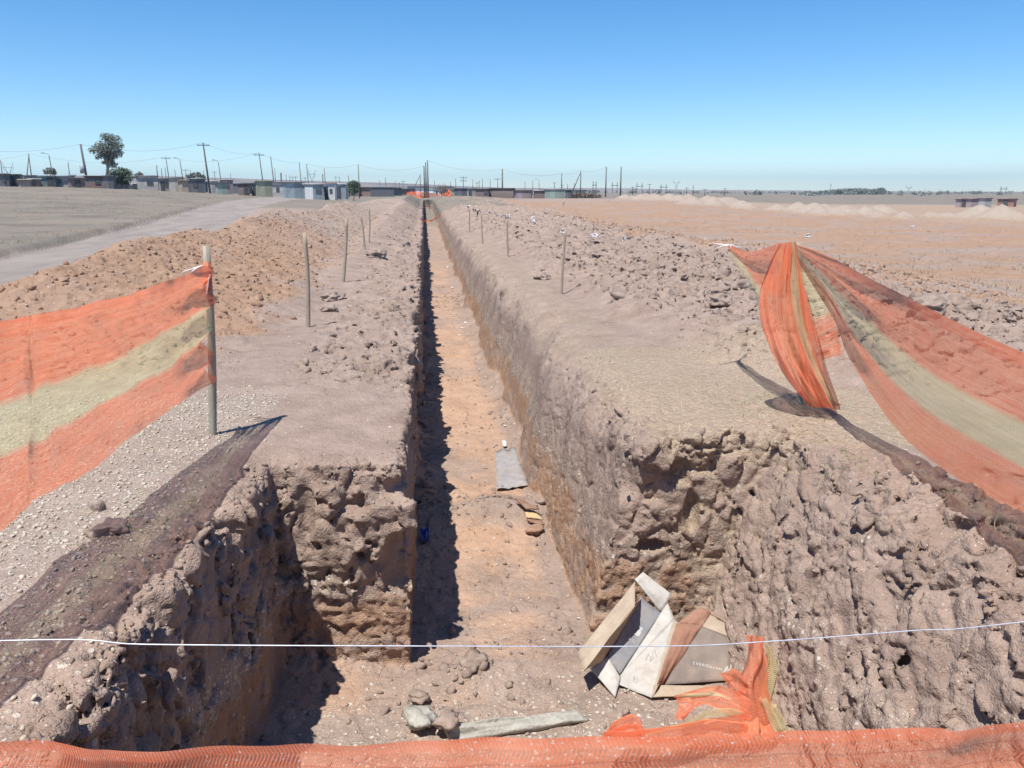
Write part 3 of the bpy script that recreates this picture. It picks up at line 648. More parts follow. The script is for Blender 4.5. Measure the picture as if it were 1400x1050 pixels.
# left post and its net
LP = Vector((-1.53, 5.78, top_z(-1.53, 5.78)))
post('wooden_post', LP, on(283, 336, 1, 5.78), .030, .024, 'round weathered wooden post at the end of the net left of the trench')
ln = empty('barrier_net', (-1.6, 3.6, 0))
tag(ln, 'orange and yellow barrier net stretched taut to the round wooden post at left', 'barrier net')
def lt(px, py, X): return on(px, py, 0, X)
lx = lambda y: -1.50-(5.78-y)*.105
tops = [on(284, 362, 1, 5.77), on(225, 386, 0, -1.47), on(150, 409, 0, -1.44), on(60, 428, 0, -1.47), on(0, 441, 0, -1.53), Vector((-1.74, 2.0, 1.13)), Vector((-2.04, .7, 1.12))]
bots = [on(287, 517, 1, 5.77), on(235, 560, 0, -1.57), on(150, 619, 0, -1.66), on(60, 680, 0, -1.74), on(0, 720, 0, -1.80), Vector((-1.94, 2.0, .36)), Vector((-2.03, .7, .30))]
sheet('net_panel', tops, bots, ln, 260, 50,
      fold=lambda t, s: .018*math.sin(9*t*6.28+s*5)*(1-s)*s*4*.5+.045*math.exp(-t*14)*math.sin(s*26)+.02*math.sin(t*19+s*7)*s, noise_amp=.02)
tc = on(286, 372, 1, 5.75)
sheet('wrapped_corner', [on(272, 366, 1, 5.74), on(279, 358, 1, 5.73), on(287, 358, 1, 5.735), on(290, 368, 1, 5.78)], [on(280, 400, 1, 5.74), on(282, 402, 1, 5.72), on(287, 398, 1, 5.735), on(290, 395, 1, 5.78)], ln, 24, 12, vmap=lambda s: .02+s*.05, noise_amp=.012)
strings(ln, on(279, 363, 1, 5.74), 4, .17, .004, [(-1, -.3, -.2), (-1, -.2, -.35), (-.9, .2, -.05)])
strings(ln, on(287, 375, 1, 5.74), 3, .16, .004, [(-.3, -.3, -1), (.1, -.2, -1)])
# right post and its net
RP = Vector((3.04, 6.12, top_z(3.04, 6.12)))
post('wooden_post', RP, on(1087, 331, 1, 6.12), .030, .026, 'wooden post half hidden by the bundled net right of the trench')
rn = empty('barrier_net', (3.0, 5.8, 0))
tag(rn, 'orange and yellow net with a bundled end, sagging right of the pit', 'barrier net')
PT = on(1085, 333, 1, 6.08)
tops = [PT+Vector((.0, 0, 0)), on(1120, 346, 0, 2.76), on(1180, 377, 0, 2.66), on(1280, 427, 0, 2.53), on(1400, 482, 0, 2.44), Vector((2.36, 2.1, 1.0)), Vector((2.30, 1.06, 1.08))]
bots = [PT+Vector((.02, -.02, -.12)), on(1141, 432, 0, 2.92), on(1168, 500, 0, 3.02), on(1240, 603, 0, 3.09), on(1400, 712, 0, 3.02), Vector((2.80, 2.2, .12)), Vector((2.40, 1.1, .15))]
sheet('net_panel', tops, bots, rn, 240, 60,
      fold=lambda t, s: (.016*math.exp(-((t-.2)/.2)**2)*math.sin(s*23+t*6)+.004*math.sin(s*13-t*9)*math.exp(-((t-.4)/.35)**2))*min(1, t*9), noise_amp=.0035)
# flap seen through the gap between bundle and panel
sheet('net_flap', [PT+Vector((.02, .06, -.06)), on(1098, 400, 1, 6.0), on(1112, 455, 1, 5.95), on(1122, 493, 1, 5.9)], [PT+Vector((.05, .06, -.08)), on(1130, 398, 1, 6.0), on(1142, 440, 1, 5.95), on(1154, 484, 1, 5.9)], rn, 60, 24,
      fold=lambda t, s: .012*math.sin(s*12), vmap=lambda s: .5, noise_amp=.01).data
fl = COL.objects['net_flap'].data.uv_layers[0].data
for d in fl: d.uv = (d.uv[1]+.1*d.uv[0], .42+.62*max(0, (d.uv[0]-.15)))
# loose end drawn out to the tip, then the bundle hanging to the ground
TIP = on(998, 335, 1, 7.3)
sheet('loose_corner', [TIP, on(1022, 343, 1, 7.0), on(1055, 336, 1, 6.5), PT+Vector((0, 0, .01))], [TIP+Vector((0, 0, -.05)), on(1020, 380, 1, 6.9), on(1040, 425, 1, 6.45), on(1066, 440, 1, 6.1)], rn, 60, 36,
      fold=lambda t, s: .02*math.sin(s*11+t*4), vmap=lambda s: .06+.45*s, noise_amp=.012)
def vb(s): return s/.62*.36 if s < .62 else (.36+(s-.62)/.2*.27 if s < .82 else .63+(s-.82)/.18*.2)
def bl(px, py, k): return on(px, py, 1, 6.02-.25*k)
bun_l = [bl(1062, 333, 0), bl(1040, 400, .2), bl(1050, 465, .55), bl(1074, 515, .8), bl(1108, 556, 1.0)]
bun_r = [bl(1087, 331, 0), bl(1101, 398, .2), bl(1112, 450, .5), bl(1130, 508, .8), bl(1148, 560, 1.05)]
sheet('net_bundle', bun_l, bun_r, rn, 110, 70, fold=lambda t, s: .13*fn3(s*6.5+t*1.5+.4*math.sin(t*5), t*1.3, 3.)*(.4+.6*t)+.05*fn3(s*17+t*2, t*2.2, 8.)+.06*math.sin(s*math.pi), vmap=vb, noise_amp=.02)
bun_l2 = [bl(1062, 340, -.3), bl(1066, 410, -.1), bl(1080, 490, .3), bl(1092, 530, .6), bl(1100, 549, .85)]
bun_r2 = [bl(1086, 336, -.3), bl(1100, 410, -.1), bl(1112, 470, .3), bl(1132, 525, .6), bl(1146, 567, .9)]
sheet('net_bundle', bun_l2, bun_r2, rn, 90, 50, fold=lambda t, s: .09*fn3(s*6+t*2, t*1.5, 5.), vmap=lambda s: .45+.5*s if s < .4 else .02+.35*(s-.4), noise_amp=.02)
strings(rn, TIP, 5, .15, .004, [(-1, .1, -.35), (-1, .3, -.1), (1, .2, .05), (.9, .3, .12), (.2, -.3, -1)])
# front net and wire across the viewer's side
fn_ = empty('barrier_net', (.2, 1.0, 0)); tag(fn_, 'orange barrier net across the foreground below the thin wire', 'barrier net')
fy = 1.02
tops = [Vector((-2.04, .98, 1.0)), Vector((-1.2, 1.0, .965)), on(0, 1018, 1, fy), on(200, 1025, 1, fy), on(450, 1018, 1, fy), on(700, 1013, 1, fy), on(1000, 1006, 1, fy), on(1250, 996, 1, fy), on(1400, 988, 1, fy), Vector((1.7, 1.03, .91)), Vector((2.31, 1.05, .98))]
bots = [Vector((p.x*1.0, p.y-.1+.06*math.sin(i*2.1), .06)) for i, p in enumerate(tops)]
sheet('net_panel', tops, bots, fn_, 420, 60, vmap=lambda s: .045+.95*s, fold=lambda t, s: .012*fn3(t*26, s*2, 1.)+.03*fn3(s*17+t*1.2, t*7, 4.)*math.exp(-((s-.12)/.16)**2)+.02*math.sin(t*23)*s, noise_amp=.009)
M_wire = simple('wire', (.46, .46, .50), (.72, .72, .78), 40, .35, .1, .001, .5, metal=.3, obj=False)
wy = .98
wp = [Vector((-2.04, .95, 1.17)), Vector((-1.3, .97, 1.125)), on(0, 876, 1, wy), on(200, 881, 1, wy), on(500, 883, 1, wy), on(900, 883.5, 1, wy), on(1050, 877, 1, wy), on(1250, 862, 1, wy), on(1400, 850, 1, wy), Vector((1.7, 1.02, 1.09)), Vector((2.33, 1.03, 1.17))]
K = [(i/(len(wp)-1), p) for i, p in enumerate(wp)]
wpts = [interp(K, t/80) for t in range(81)]
wob = MB().tube(wpts, .0008, 8).build('fence_wire', M_wire, None, Vector((.2, 1.0, 1.1)), True)
tag(wob, 'thin pale wire stretched across the foreground above the net', 'wire')
for (x, y, l) in ((-2.05, .9, 'weathered post holding the wire and the left net beside the viewer'), (2.33, 1.02, 'weathered post holding the wire and the right net beside the viewer')):
    b = Vector((x, y, ground_z(x, y))); post('wooden_post', b, b+Vector((.02, 0, 1.3)), .03, .026, l)
# stakes either side of the trench
SG = 'stakes beside the trench'
def stake(px, pyb, X, Y, pyt, r, lbl, pxt=None):
    z = top_z(X, Y); b = Vector((X, Y, z)); t = on(pxt or px, pyt, 1, Y); post('wooden_stake', b, t, r, r*.8, lbl, SG, M_stake, 'stake')
for (px, pyb, pxt, pyt, r, lbl) in [
    (422, 447, 417, 318, .029, 'thick pale wooden stake nearest of the row left of the trench, in red soil'),
    (470, 385, 474, 299, .030, 'dark leaning stake with a tag at its top, second left of the trench'),
    (499, 341, 493, 293, .028, 'leaning stake behind the dark tagged stake on the left spoil'),
    (505, 330, 505, 283, .022, 'thin upright stake farthest along the left row'),
    (768, 402, 773, 312, .022, 'thin pale stake nearest on the right of the trench, by the clods'),
    (695, 351, 693, 299, .028, 'stake right of the trench with white scraps at its top'),
    (660, 335, 658, 290, .026, 'pale stake third along the right row'),
    (642, 312, 642, 284, .030, 'dark stake farthest along the right row'),
    (770, 282, 771, 275, .10, 'short dark stump standing on the bare ground before the green shack')]:
    g = on(px, pyb, 2, 0.0)
    for _ in range(4): g = on(px, pyb, 2, top_z(g.x, g.y, .1))
    stake(px, pyb, g.x, g.y, pyt, r, lbl, pxt)
print('nets', time.time()-T0)

# ------------------------------------------------------------------ crumpled net in the pit
cn_ = empty('crumpled_net', (1.9, 4.3, -1.4)); tag(cn_, 'crumpled orange and yellow net dumped in the pit beside the open cartons', 'barrier net')
KN = Vector((1.98, 4.36, -1.24))
def rib(A, B_, vm, fa, fk, nu=60, nv=40, na=.02, nm='net_fold'):
    return sheet(nm, A, B_, cn_, nu, nv, fold=lambda t, s: fa*math.sin(s*fk+t*3+2*math.sin(t*3)), vmap=vm, noise_amp=na)
def q(px, py, Y): return on(px, py, 1, Y)
def qc(px, py, Y): return on(px, py, 1, Y-.30-.1*max(0, (960-py)/90))
rib([qc(1020, 868, 4.62), qc(1018, 905, 4.55), qc(1012, 940, 4.4), qc(1018, 985, 4.2), qc(1012, 1010, 4.05)], [qc(1046, 871, 4.72), qc(1050, 905, 4.6), qc(1046, 940, 4.45), qc(1056, 985, 4.28), qc(1062, 1010, 4.15)], lambda s: .05+.28*s, .022, 11)
rib([qc(1044, 876, 4.68), qc(1050, 905, 4.56), qc(1042, 945, 4.42), qc(1040, 962, 4.34)], [qc(1056, 890, 4.72), qc(1068, 930, 4.56), qc(1070, 962, 4.42), qc(1060, 975, 4.32)], lambda s: .37+.24*s, .018, 14)
rib([qc(1036, 955, 4.34), qc(1048, 975, 4.27), qc(1060, 1000, 4.15)], [qc(1052, 955, 4.36), qc(1066, 976, 4.28), qc(1080, 1002, 4.18)], lambda s: .37+.27*s, .015, 12)
rib([qc(1024, 958, 4.33), qc(985, 938, 4.40), qc(950, 940, 4.40), qc(922, 948, 4.36)], [qc(1026, 985, 4.22), qc(985, 968, 4.26), qc(955, 962, 4.28), qc(926, 960, 4.28)], lambda s: .10+.62*s if s < .6 else .3-.3*(s-.6), .02, 9)
rib([qc(1010, 958, 4.36), qc(990, 930, 4.42), qc(982, 922, 4.45)], [qc(1024, 940, 4.40), qc(1012, 920, 4.45), qc(1003, 914, 4.48)], lambda s: .1+.2*s, .015, 9, 40, 30)
rib([qc(1018, 972, 4.28), qc(970, 972, 4.24), qc(935, 985, 4.17), qc(890, 995, 4.12), qc(830, 1000, 4.08)], [qc(1022, 1002, 4.12), qc(975, 1004, 4.08), qc(935, 1012, 4.03), qc(890, 1018, 3.98), qc(815, 1018, 3.95)], lambda s: .42-.34*s if s > .2 else .5-.4*s, .022, 10, 90, 40)
rib([qc(968, 958, 4.26), qc(955, 965, 4.24), qc(935, 980, 4.18)], [qc(930, 962, 4.28), qc(926, 972, 4.24), qc(922, 985, 4.2)], lambda s: .1+.15*s, .012, 9, 30, 24)
rib([qc(832, 1000, 4.10), qc(845, 984, 4.16), qc(868, 980, 4.16), qc(876, 1000, 4.1)], [qc(826, 1012, 4.02), qc(845, 1008, 4.04), qc(868, 1008, 4.05), qc(880, 1012, 4.03)], lambda s: .34-.28*s, .03, 13, 40, 24, .03)

# ------------------------------------------------------------------ cartons
def card(name, c1, c2, soot=.0):
    m, nt, out = new_mat(name); g = NG(nt); P = g.n('ShaderNodeTexCoord').outputs['Object']
    a = g.noise(P, 7, 5, .6); b = g.noise(g.scale(P, (60, 60, 60)), 1, 2, .5)
    col = g.mix(g.mr(a, .32, .68), C4(*c1), C4(*c2)); col = g.mix(g.mr(b, .55, .8, 0, .25), col, C4(c1[0]*.6, c1[1]*.6, c1[2]*.6))
    dd = g.noise(P, 3.1, 6, .7); col = g.mix(g.mr(dd, .5, .68, 0, .6), col, C4(.30, .225, .17)); cz = g.noise(g.scale(P, (4, 19, 9)), 1, 4, .7)
    bsdf(g, out, col, .8, g.bump(g.math('ADD', a, g.math('MULTIPLY', cz, .5)), .6, .02), .2); return m
K_tan = card('carton_tan', (.34, .27, .20), (.44, .36, .275)); K_pale = card('carton_pale', (.38, .365, .335), (.52, .50, .465))
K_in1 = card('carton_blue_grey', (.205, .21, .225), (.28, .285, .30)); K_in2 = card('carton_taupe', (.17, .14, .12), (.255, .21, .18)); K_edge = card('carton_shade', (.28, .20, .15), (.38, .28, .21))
K_red = card('carton_brown', (.27, .14, .10), (.36, .20, .14)); K_ink = simple('carton_print', (.40, .40, .40), (.58, .58, .58), 40, .8); K_pen = card('carton_pen', (.28, .26, .26), (.34, .32, .31))
def panel(parent, name, cs, mat, th=.006, nu=14, nv=10, bow=0., rag=0., seed=0, warp=.009):
    """a board between four corners with thickness, slight bow, and a torn edge on its second side"""
    a, b, c, d = [Vector(p) for p in cs]; nr = (c-a).cross(d-b).normalized(); P = parent.location
    if nr.z < 0 and abs(nr.z) > .05: nr = -nr
    top, bot = [], []
    for i in range(nu+1):
        u = i/nu
        for j in range(nv+1):
            v = j/nv; vv = v*(1-rag*(.5+.5*mnoise.noise(Vector((u*7, seed, 0))))*(1 if v > .5 else 0)) if rag else v
            p = a.lerp(b, u).lerp(d.lerp(c, u), vv)+nr*(bow*4*u*(1-u)*(.3+v)+warp*mnoise.noise(Vector((u*4+seed, v*3, seed*2))))
            top.append(p-P); bot.append(p-nr*th-P)
    n = len(top); W = nv+1; F = []
    for i in range(nu):
        for j in range(nv):
            k = (i*W+j, (i+1)*W+j, (i+1)*W+j+1, i*W+j+1); F.append(k); F.append(tuple(n+x for x in reversed(k)))
    ring = [i*W for i in range(nu)]+[nu*W+j for j in range(nv)]+[i*W+nv for i in range(nu, 0, -1)]+[j for j in range(nv, 0, -1)]
    for x, y in zip(ring, ring[1:]+ring[:1]): F.append((y, x, n+x, n+y))
    return link(name, np_mesh(name, np.array(top+bot), np.array(F), mat, False), parent)
def mark_plane(cs):                        # local frame on a panel: origin, x axis, y axis, normal
    a, b, c, d = [Vector(p) for p in cs]; x = (b-a).normalized(); n = (b-a).cross(d-a).normalized()
    if n.z < 0: n = -n
    y = n.cross(x); return a, x, y, n
def stamp(parent, name, polys, org, x, y, n, mat, lift=.007):
    mb = MB(); P = Vector((0, 0, 0))
    for poly in polys:
        i = len(mb.v); mb.v += [org+x*u+y*v+n*lift for u, v in poly]; mb.f.append(tuple(range(i, i+len(poly))))
    return mb.build(name, mat, parent)
def letters(parent, name, txt, size, org, x, y, n, mat, spacing=1.0, lift=.007):
    cu = bpy.data.curves.new('t', 'FONT'); cu.body = txt; cu.size = size; cu.space_character = spacing
    ob = bpy.data.objects.new('t', cu); COL.objects.link(ob); dg = bpy.context.evaluated_depsgraph_get(); me = bpy.data.meshes.new_from_object(ob.evaluated_get(dg))
    bpy.data.objects.remove(ob); P = parent.location+(parent.parent.location if parent.parent else Vector((0, 0, 0)))
    for v in me.vertices: v.co = org+x*v.co.x+y*v.co.y+n*lift-P
    me.materials.clear(); me.materials.append(mat); return link(name, me, parent)
q = lambda px, py, Y: on(px, py, 1, Y)
c1 = empty('cardboard_box', (1.3, 4.8, -1.4)); tag(c1, 'open carton with a grey blue inside leaning on the end wall of the pit', 'box')
# tray floor: near edge on the soil, far edge propped on the end wall
b1 = [q(830, 898, 4.66), q(848, 922, 4.60), q(904, 838, 4.98), q(876, 816, 5.04)]
fl1 = panel(c1, 'bottom_panel', b1, K_in1, .006, 12, 12, warp=.002)
panel(c1, 'side_wall', [q(789, 893, 4.60), q(798, 917, 4.47), q(868, 828, 4.78), q(868, 795, 5.0)], K_tan, .007, 16, 10, .0, .0, 2)
panel(c1, 'inner_wall', [q(799, 916, 4.48), q(830, 899, 4.69), q(877, 818, 5.06), q(868, 824, 4.80)], K_edge, .005, 10, 6, 0, 0, 6)
panel(c1, 'end_flap', [q(868, 792, 5.10), q(879, 782, 5.14), q(918, 812, 5.04), q(904, 838, 4.99)], K_pale, .006, 12, 10, .015, 0, 3)
panel(c1, 'side_flap', [q(848, 923, 4.60), q(846, 935, 4.55), q(890, 953, 4.42), q(921, 848, 4.86)][0:1]+[q(846, 936, 4.53), q(891, 954, 4.40), q(922, 846, 4.90)], K_pale, .006, 16, 12, .0, 0, 4)
panel(c1, 'side_flap', [q(848, 923, 4.605), q(922, 846, 4.905), q(912, 822, 5.02), q(903, 838, 4.985)], K_pale, .006, 12, 8, 0, 0, 9)
panel(c1, 'near_flap', [q(807, 914, 4.66), q(830, 897, 4.66), q(849, 926, 4.58), q(841, 953, 4.42)], K_pale, .006, 12, 10, .006, 0, 5)
panel(c1, 'torn_strip', [q(862, 832, 4.90), q(868, 834, 4.89), q(872, 812, 5.02), q(866, 812, 5.02)], K_tan, .008, 6, 4, .01, .2, 8)
o_, x_, y_, n_ = mark_plane([b1[0], b1[1], b1[2], b1[3]])
# bird shaped emblem and worn letters
def dsk(cx, cy, rx, ry, k=14, rot=0.): return [(cx+rx*math.cos(t)*math.cos(rot)-ry*math.sin(t)*math.sin(rot), cy+rx*math.cos(t)*math.sin(rot)+ry*math.sin(t)*math.cos(rot)) for t in [2*math.pi*i/k for i in range(k)]]
ctr = q(871, 866, 4.82); 
def plane_pt(px, py, pl):
    d = ray(px, py); o = Vector((0, 0, EYE)); return o+d*((pl[0]-o).dot(pl[3])/d.dot(pl[3]))
pl1 = (b1[0], x_, y_, n_); ctr = plane_pt(872, 866, pl1)
yl = (b1[3]-b1[0]).normalized(); xl_ = yl.cross(n_)
stamp(fl1, 'printed_emblem', [dsk(0, 0, .016, .030), dsk(.003, .040, .011, .013), [(-.012, .044), (-.030, .048), (-.010, .036)], [(-.016, -.012), (-.026, -.030), (-.006, -.026)]], ctr, xl_, yl, n_, K_ink, .009)
letters(fl1, 'printed_letters', 'BEEE', .030, plane_pt(857, 874, pl1), xl_, yl, n_, K_ink, 1.0, .009)
sf = [q(848, 923, 4.60), q(846, 936, 4.53), q(891, 954, 4.40), q(922, 846, 4.90)]
a_, x_, y_, n_ = mark_plane(sf); pls = (sf[0], x_, y_, n_); yl = (sf[3]-sf[0]).normalized(); xl_ = yl.cross(n_)
sfo = [o for o in c1.children if o.name.startswith('side_flap')][0]
for pts_ in (((883, 902), (887, 894), (890, 900), (888, 903), (893, 897), (892, 893), (896, 889), (897, 896)), ((868, 924), (866, 930), (870, 931), (872, 926))):
    MB().tube([plane_pt(ax, ay, pls)+n_*.008 for ax, ay in pts_], .0014, 5).build('pen_mark', K_pen, sfo)
c2 = empty('cardboard_box', (1.75, 4.7, -1.4)); tag(c2, 'open carton with a brown inside lying half under the crumpled orange net', 'box')
b2 = [q(907, 936, 4.50), q(996, 930, 4.52), q(1002, 872, 4.76), q(960, 856, 4.88)]
fl2 = panel(c2, 'bottom_panel', b2, K_in2, .006, 12, 12, warp=.002)
panel(c2, 'side_wall', [q(899, 936, 4.42), q(908, 936, 4.50), q(961, 855, 4.89), q(926, 852, 4.86)], K_red, .006, 14, 8, .008, 0, 2)
panel(c2, 'side_wall', [q(926, 852, 4.86), q(961, 855, 4.89), q(972, 838, 5.0), q(950, 833, 5.02)], K_red, .006, 12, 8, .02, 0, 12)
panel(c2, 'back_wall', [q(960, 857, 4.88), q(1002, 873, 4.76), q(1006, 858, 4.86), q(971, 838, 5.0)], K_tan, .006, 12, 8, 0, .15, 3)
panel(c2, 'back_flap', [q(971, 838, 5.0), q(1006, 858, 4.86), q(1009, 856, 4.9), q(972, 834, 5.05)], K_edge, .006, 10, 4, 0, 0, 4)
panel(c2, 'right_wall', [q(1002, 873, 4.76), q(996, 930, 4.52), q(1013, 928, 4.60), q(1018, 876, 4.82)], K_red, .006, 12, 8, 0, .1, 5)
panel(c2, 'torn_strip', [q(1000, 898, 4.68), q(1006, 880, 4.72), q(1020, 878, 4.80), q(1007, 858, 4.88)], K_pale, .005, 8, 6, .01, .3, 6)
panel(c2, 'torn_strip', [q(988, 920, 4.55), q(1004, 918, 4.58), q(1005, 902, 4.66), q(999, 900, 4.66)], K_pale, .005, 8, 6, .01, .3, 8)
panel(c2, 'near_flap', [q(894, 937, 4.46), q(908, 935, 4.50), q(958, 938, 4.50), q(927, 954, 4.40)][0:1]+[q(893, 953, 4.40), q(972, 950, 4.40), q(985, 937, 4.48)], K_tan, .006, 14, 6, .0, 0, 7)
panel(c2, 'side_flap', [q(891, 954, 4.40), q(900, 936, 4.43), q(927, 851, 4.87), q(921, 846, 4.90)], K_tan, .006, 12, 4, 0, 0, 10)
_, x_, y_, n_ = mark_plane(b2); pl2 = (b2[0], x_, y_, n_); yl = (b2[3]-b2[0]); yl = (yl-n_*yl.dot(n_)).normalized(); xl_ = yl.cross(n_)
xl_ = (plane_pt(986, 916, pl2)-plane_pt(950, 908, pl2)).normalized(); yl = n_.cross(xl_)
letters(fl2, 'printed_letters', 'EVERGREEN', .030, plane_pt(947, 909, pl2), xl_, yl, n_, K_ink, 1.25, .008)
ec = plane_pt(974, 901, pl2)
stamp(fl2, 'printed_emblem', [[(-.022, .010), (0, -.002), (0, -.034), (-.022, -.022)], [(.003, -.002), (.025, .008), (.025, -.022), (.003, -.034)], [(-.020, .014), (.001, .002), (.023, .012), (.002, .024)]], ec, xl_, yl, n_, K_ink, .008)
print('boxes', time.time()-T0)

# ------------------------------------------------------------------ litter
def lump_sheet(name, cs, mat, label, cat, group=None, th=.003, warp=.01, seed=0, nu=8, nv=8, bow=0):
    c = sum((Vector(p) for p in cs), Vector())/4; o = empty('tmp', c); s = panel(o, name, cs, mat, th, nu, nv, bow, 0, seed, warp)
    s.parent = None; s.location = c; bpy.data.objects.remove(o); return tag(s, label, cat, group)
def fz_at(px, py, z=-1.38):
    g = on(px, py, 2, z)
    for _ in range(3):
        h_ = land(np.array([g.x]), np.array([g.y])); g = on(px, py, 2, float(floor_z(np.array([g.x]), np.array([g.y]), h_)[0])+.012)
    return g
M_ply = card('wet_board', (.245, .23, .225), (.36, .335, .33)); M_white = card('litter_white', (.50, .47, .44), (.74, .71, .68)); M_blue = card('blue_plastic', (.03, .07, .30), (.06, .12, .42))
M_yel = card('yellow_card', (.46, .33, .16), (.55, .42, .24)); M_brn = card('brown_board', (.20, .11, .075), (.28, .17, .12)); M_cement = simple('cement', (.27, .255, .22), (.46, .44, .385), 7, .95, .8, .03, .1); M_pink = card('pinkish_plastic', (.68, .58, .57), (.82, .74, .73))
def gsheet(name, pxs, mat, label, cat, lift=.012, **k):
    return lump_sheet(name, [fz_at(*p)+Vector((0, 0, lift)) for p in pxs], mat, label, cat, **k)
gsheet('plastic_sheet', [(677, 616), (704, 613), (722, 664), (679, 669)], M_ply, 'pale blue grey sheet lying on the trench floor against the right wall', 'sheet', .006, seed=3, warp=.035, bow=0)
gsheet('paper_scrap', [(686, 604), (692, 604), (693, 612), (688, 612)], M_white, 'small white scrap just above the blue grey sheet in the trench', 'scrap', .02, seed=2)
gsheet('broken_board', [(704, 689), (712, 690), (737, 703), (720, 703)], M_brn, 'dark brown board leaning at the clods on the trench floor', 'board', .06, th=.015, seed=4)
gsheet('card_scrap', [(718, 704), (733, 705), (743, 714), (720, 711)], M_yel, 'yellow piece of card under the brown board in the trench', 'scrap', .03, th=.008, seed=5)
gsheet('broken_board', [(720, 711), (740, 713), (745, 719), (724, 715)], M_brn, 'thin dark splinter just below the yellow card in the trench', 'board', .015, th=.01, seed=8)
gsheet('plastic_bag', [(575, 729), (586, 727), (587, 745), (576, 746)], M_blue, 'crumpled blue plastic bag in the shadow of the left trench wall', 'bag', .04, seed=6, warp=.07)
def stone(name, p, r, mat, label, cat='stone', group=None, flat=.7, sub_=3, seed=1):
    V, F = ico(sub_, seed); o = link(name, np_mesh(name, V*np.array([r, r*.85, r*flat], f32), F, mat), None, p); o.rotation_euler = (0, 0, seed*1.3); return tag(o, label, cat, group)
stone('flat_stone', fz_at(731, 727)+Vector((0, 0, .02)), .075, M_red, 'round tan stone right below the yellow card in the trench', seed=3)
gsheet('cement_slab', [(606, 993), (788, 973), (806, 986), (618, 1014)], M_cement, 'long pale cement slab half buried in the pit floor behind the front net', 'slab', .012, th=.05, seed=7, warp=.03, nu=36, nv=14)
for i, (px, py, r, l) in enumerate([(575, 987, .10, 'pale grey lump of cement left of the long slab in the pit'), (612, 992, .075, 'rounded clod at the left end of the cement slab'), (648, 908, .085, 'rounded clod at the foot of the left end wall in the pit'), (573, 958, .06, 'pointed clod on the pit floor below the end wall')]):
    stone('soil_clod', fz_at(px, py)+Vector((0, 0, .03)), r, M_cement if i == 0 else M_clod, l, 'clod', seed=i+4)
for i, (px, py, r, l) in enumerate([(1268, 424, .20, 'big smooth clod behind the right net on the rough soil'), (456, 410, .17, 'dark boulder of soil right of the thick left stake'), (513, 352, .30, 'dark heap of clod between the left stakes and the trench edge'), (450, 425, .12, 'grey clod beside the foot of the thick left stake'), (512, 432, .07, 'small upright dark clod on the left trench shoulder'), (742, 382, .16, 'flat dark clod left of the nearest right stake'),
                                    (1012, 400, .24, 'large broken clod left of the hanging net bundle'), (985, 415, .17, 'grey clod next to the white streak on the right spoil'), (150, 727, .085, 'dark clod lying in the shadow of the left net')]):
    g = on(px, py, 2, 0.)
    for _ in range(4): g = on(px, py, 2, top_z(g.x, g.y, .1))
    stone('soil_clod', g+Vector((0, 0, r*.25)), r, M_clod, l, 'clod', seed=i+9, sub_=4)
for i, (px, py, w_) in enumerate([(632, 448, 3), (636, 441, 4), (628, 458, 3), (590, 505, 2.5), (617, 432, 2), (618, 393, 2.5), (612, 365, 3), (608, 330, 3), (610, 338, 2.5), (672, 530, 2.5), (664, 515, 2), (690, 582, 3), (680, 522, 2.5), (655, 505, 2)]):
    w_ *= .62; rs = random.Random(i); k_ = lambda a: a*w_*rs.uniform(.5, 1.3)
    gsheet('paper_scrap', [(px+k_(-1), py+k_(-.4)), (px+k_(.8), py+k_(-.5)), (px+k_(.9), py+k_(.4)), (px+k_(-.7), py+k_(.5))], M_white, 'tiny white scrap on the floor along the right wall of the trench', 'scrap', .004, group='white scraps along the trench floor', seed=i, nu=4, nv=4, warp=.02)
# rags and strips of torn white tape on the spoil
for (px, py, w_, h_, l) in [(440, 326, 3, 8, 'white rag hanging on the red mound left of the trench'), (853, 327, 3, 5, 'white strip of tape standing on the right spoil'), (754, 314, 2.5, 4, 'white scrap left of the nearest right stake top'), (769, 316, 3, 4, 'white scrap caught at the nearest right stake'), (728, 300, 4, 4, 'pinkish scrap on a clod between the right stakes'), (812, 322, 7, 3, 'pinkish plastic strip lying left of the standing white strip'), (695, 296, 3, 3, 'bright white scrap at the top of the second right stake'), (43, 380, 4, 3, 'white scrap on the crest of the mound behind the left net'), (1105, 322, 4, 3, 'white scrap on the red field behind the right post'), (1247, 310, 4, 2, 'white scrap far out on the red field')]:
    g = on(px, py+h_, 2, .2)
    for _ in range(4): g = on(px, py+h_, 2, top_z(g.x, g.y, .12))
    Y = g.y; lump_sheet('tape_strip' if 'strip' in l else 'white_rag', [on(px-w_, py+h_, 1, Y), on(px+w_, py+h_, 1, Y+.03), on(px+w_*.7, py-h_, 1, Y+.06), on(px-w_*.4, py-h_, 1, Y)], M_white if 'pink' not in l else M_pink, l, 'scrap', th=.004, warp=.05, seed=px)
# fallen tape along the far right spoil
mb = MB(); tp_ = []; tr_ = []
for i in range(60):
    t = i/59; px = 618+t*82; py = 277+t*22+2*math.sin(i*1.7)
    g = on(px, py, 2, .4)
    for _ in range(4): g = on(px, py, 2, top_z(g.x, g.y, .2))
    tp_.append(g+Vector((random.uniform(-.2, .2), random.uniform(-.3, .3), random.choice((.01, .02, .05, .07))))); tr_.append(random.choice((.008, .012, .03, .045)))
mb.tube(tp_, tr_, 5)
tag(mb.build('fallen_tape', M_pink, None, on(655, 290, 2, .4), True), 'long torn pinkish white tape fallen along the spoil right of the trench', 'tape')
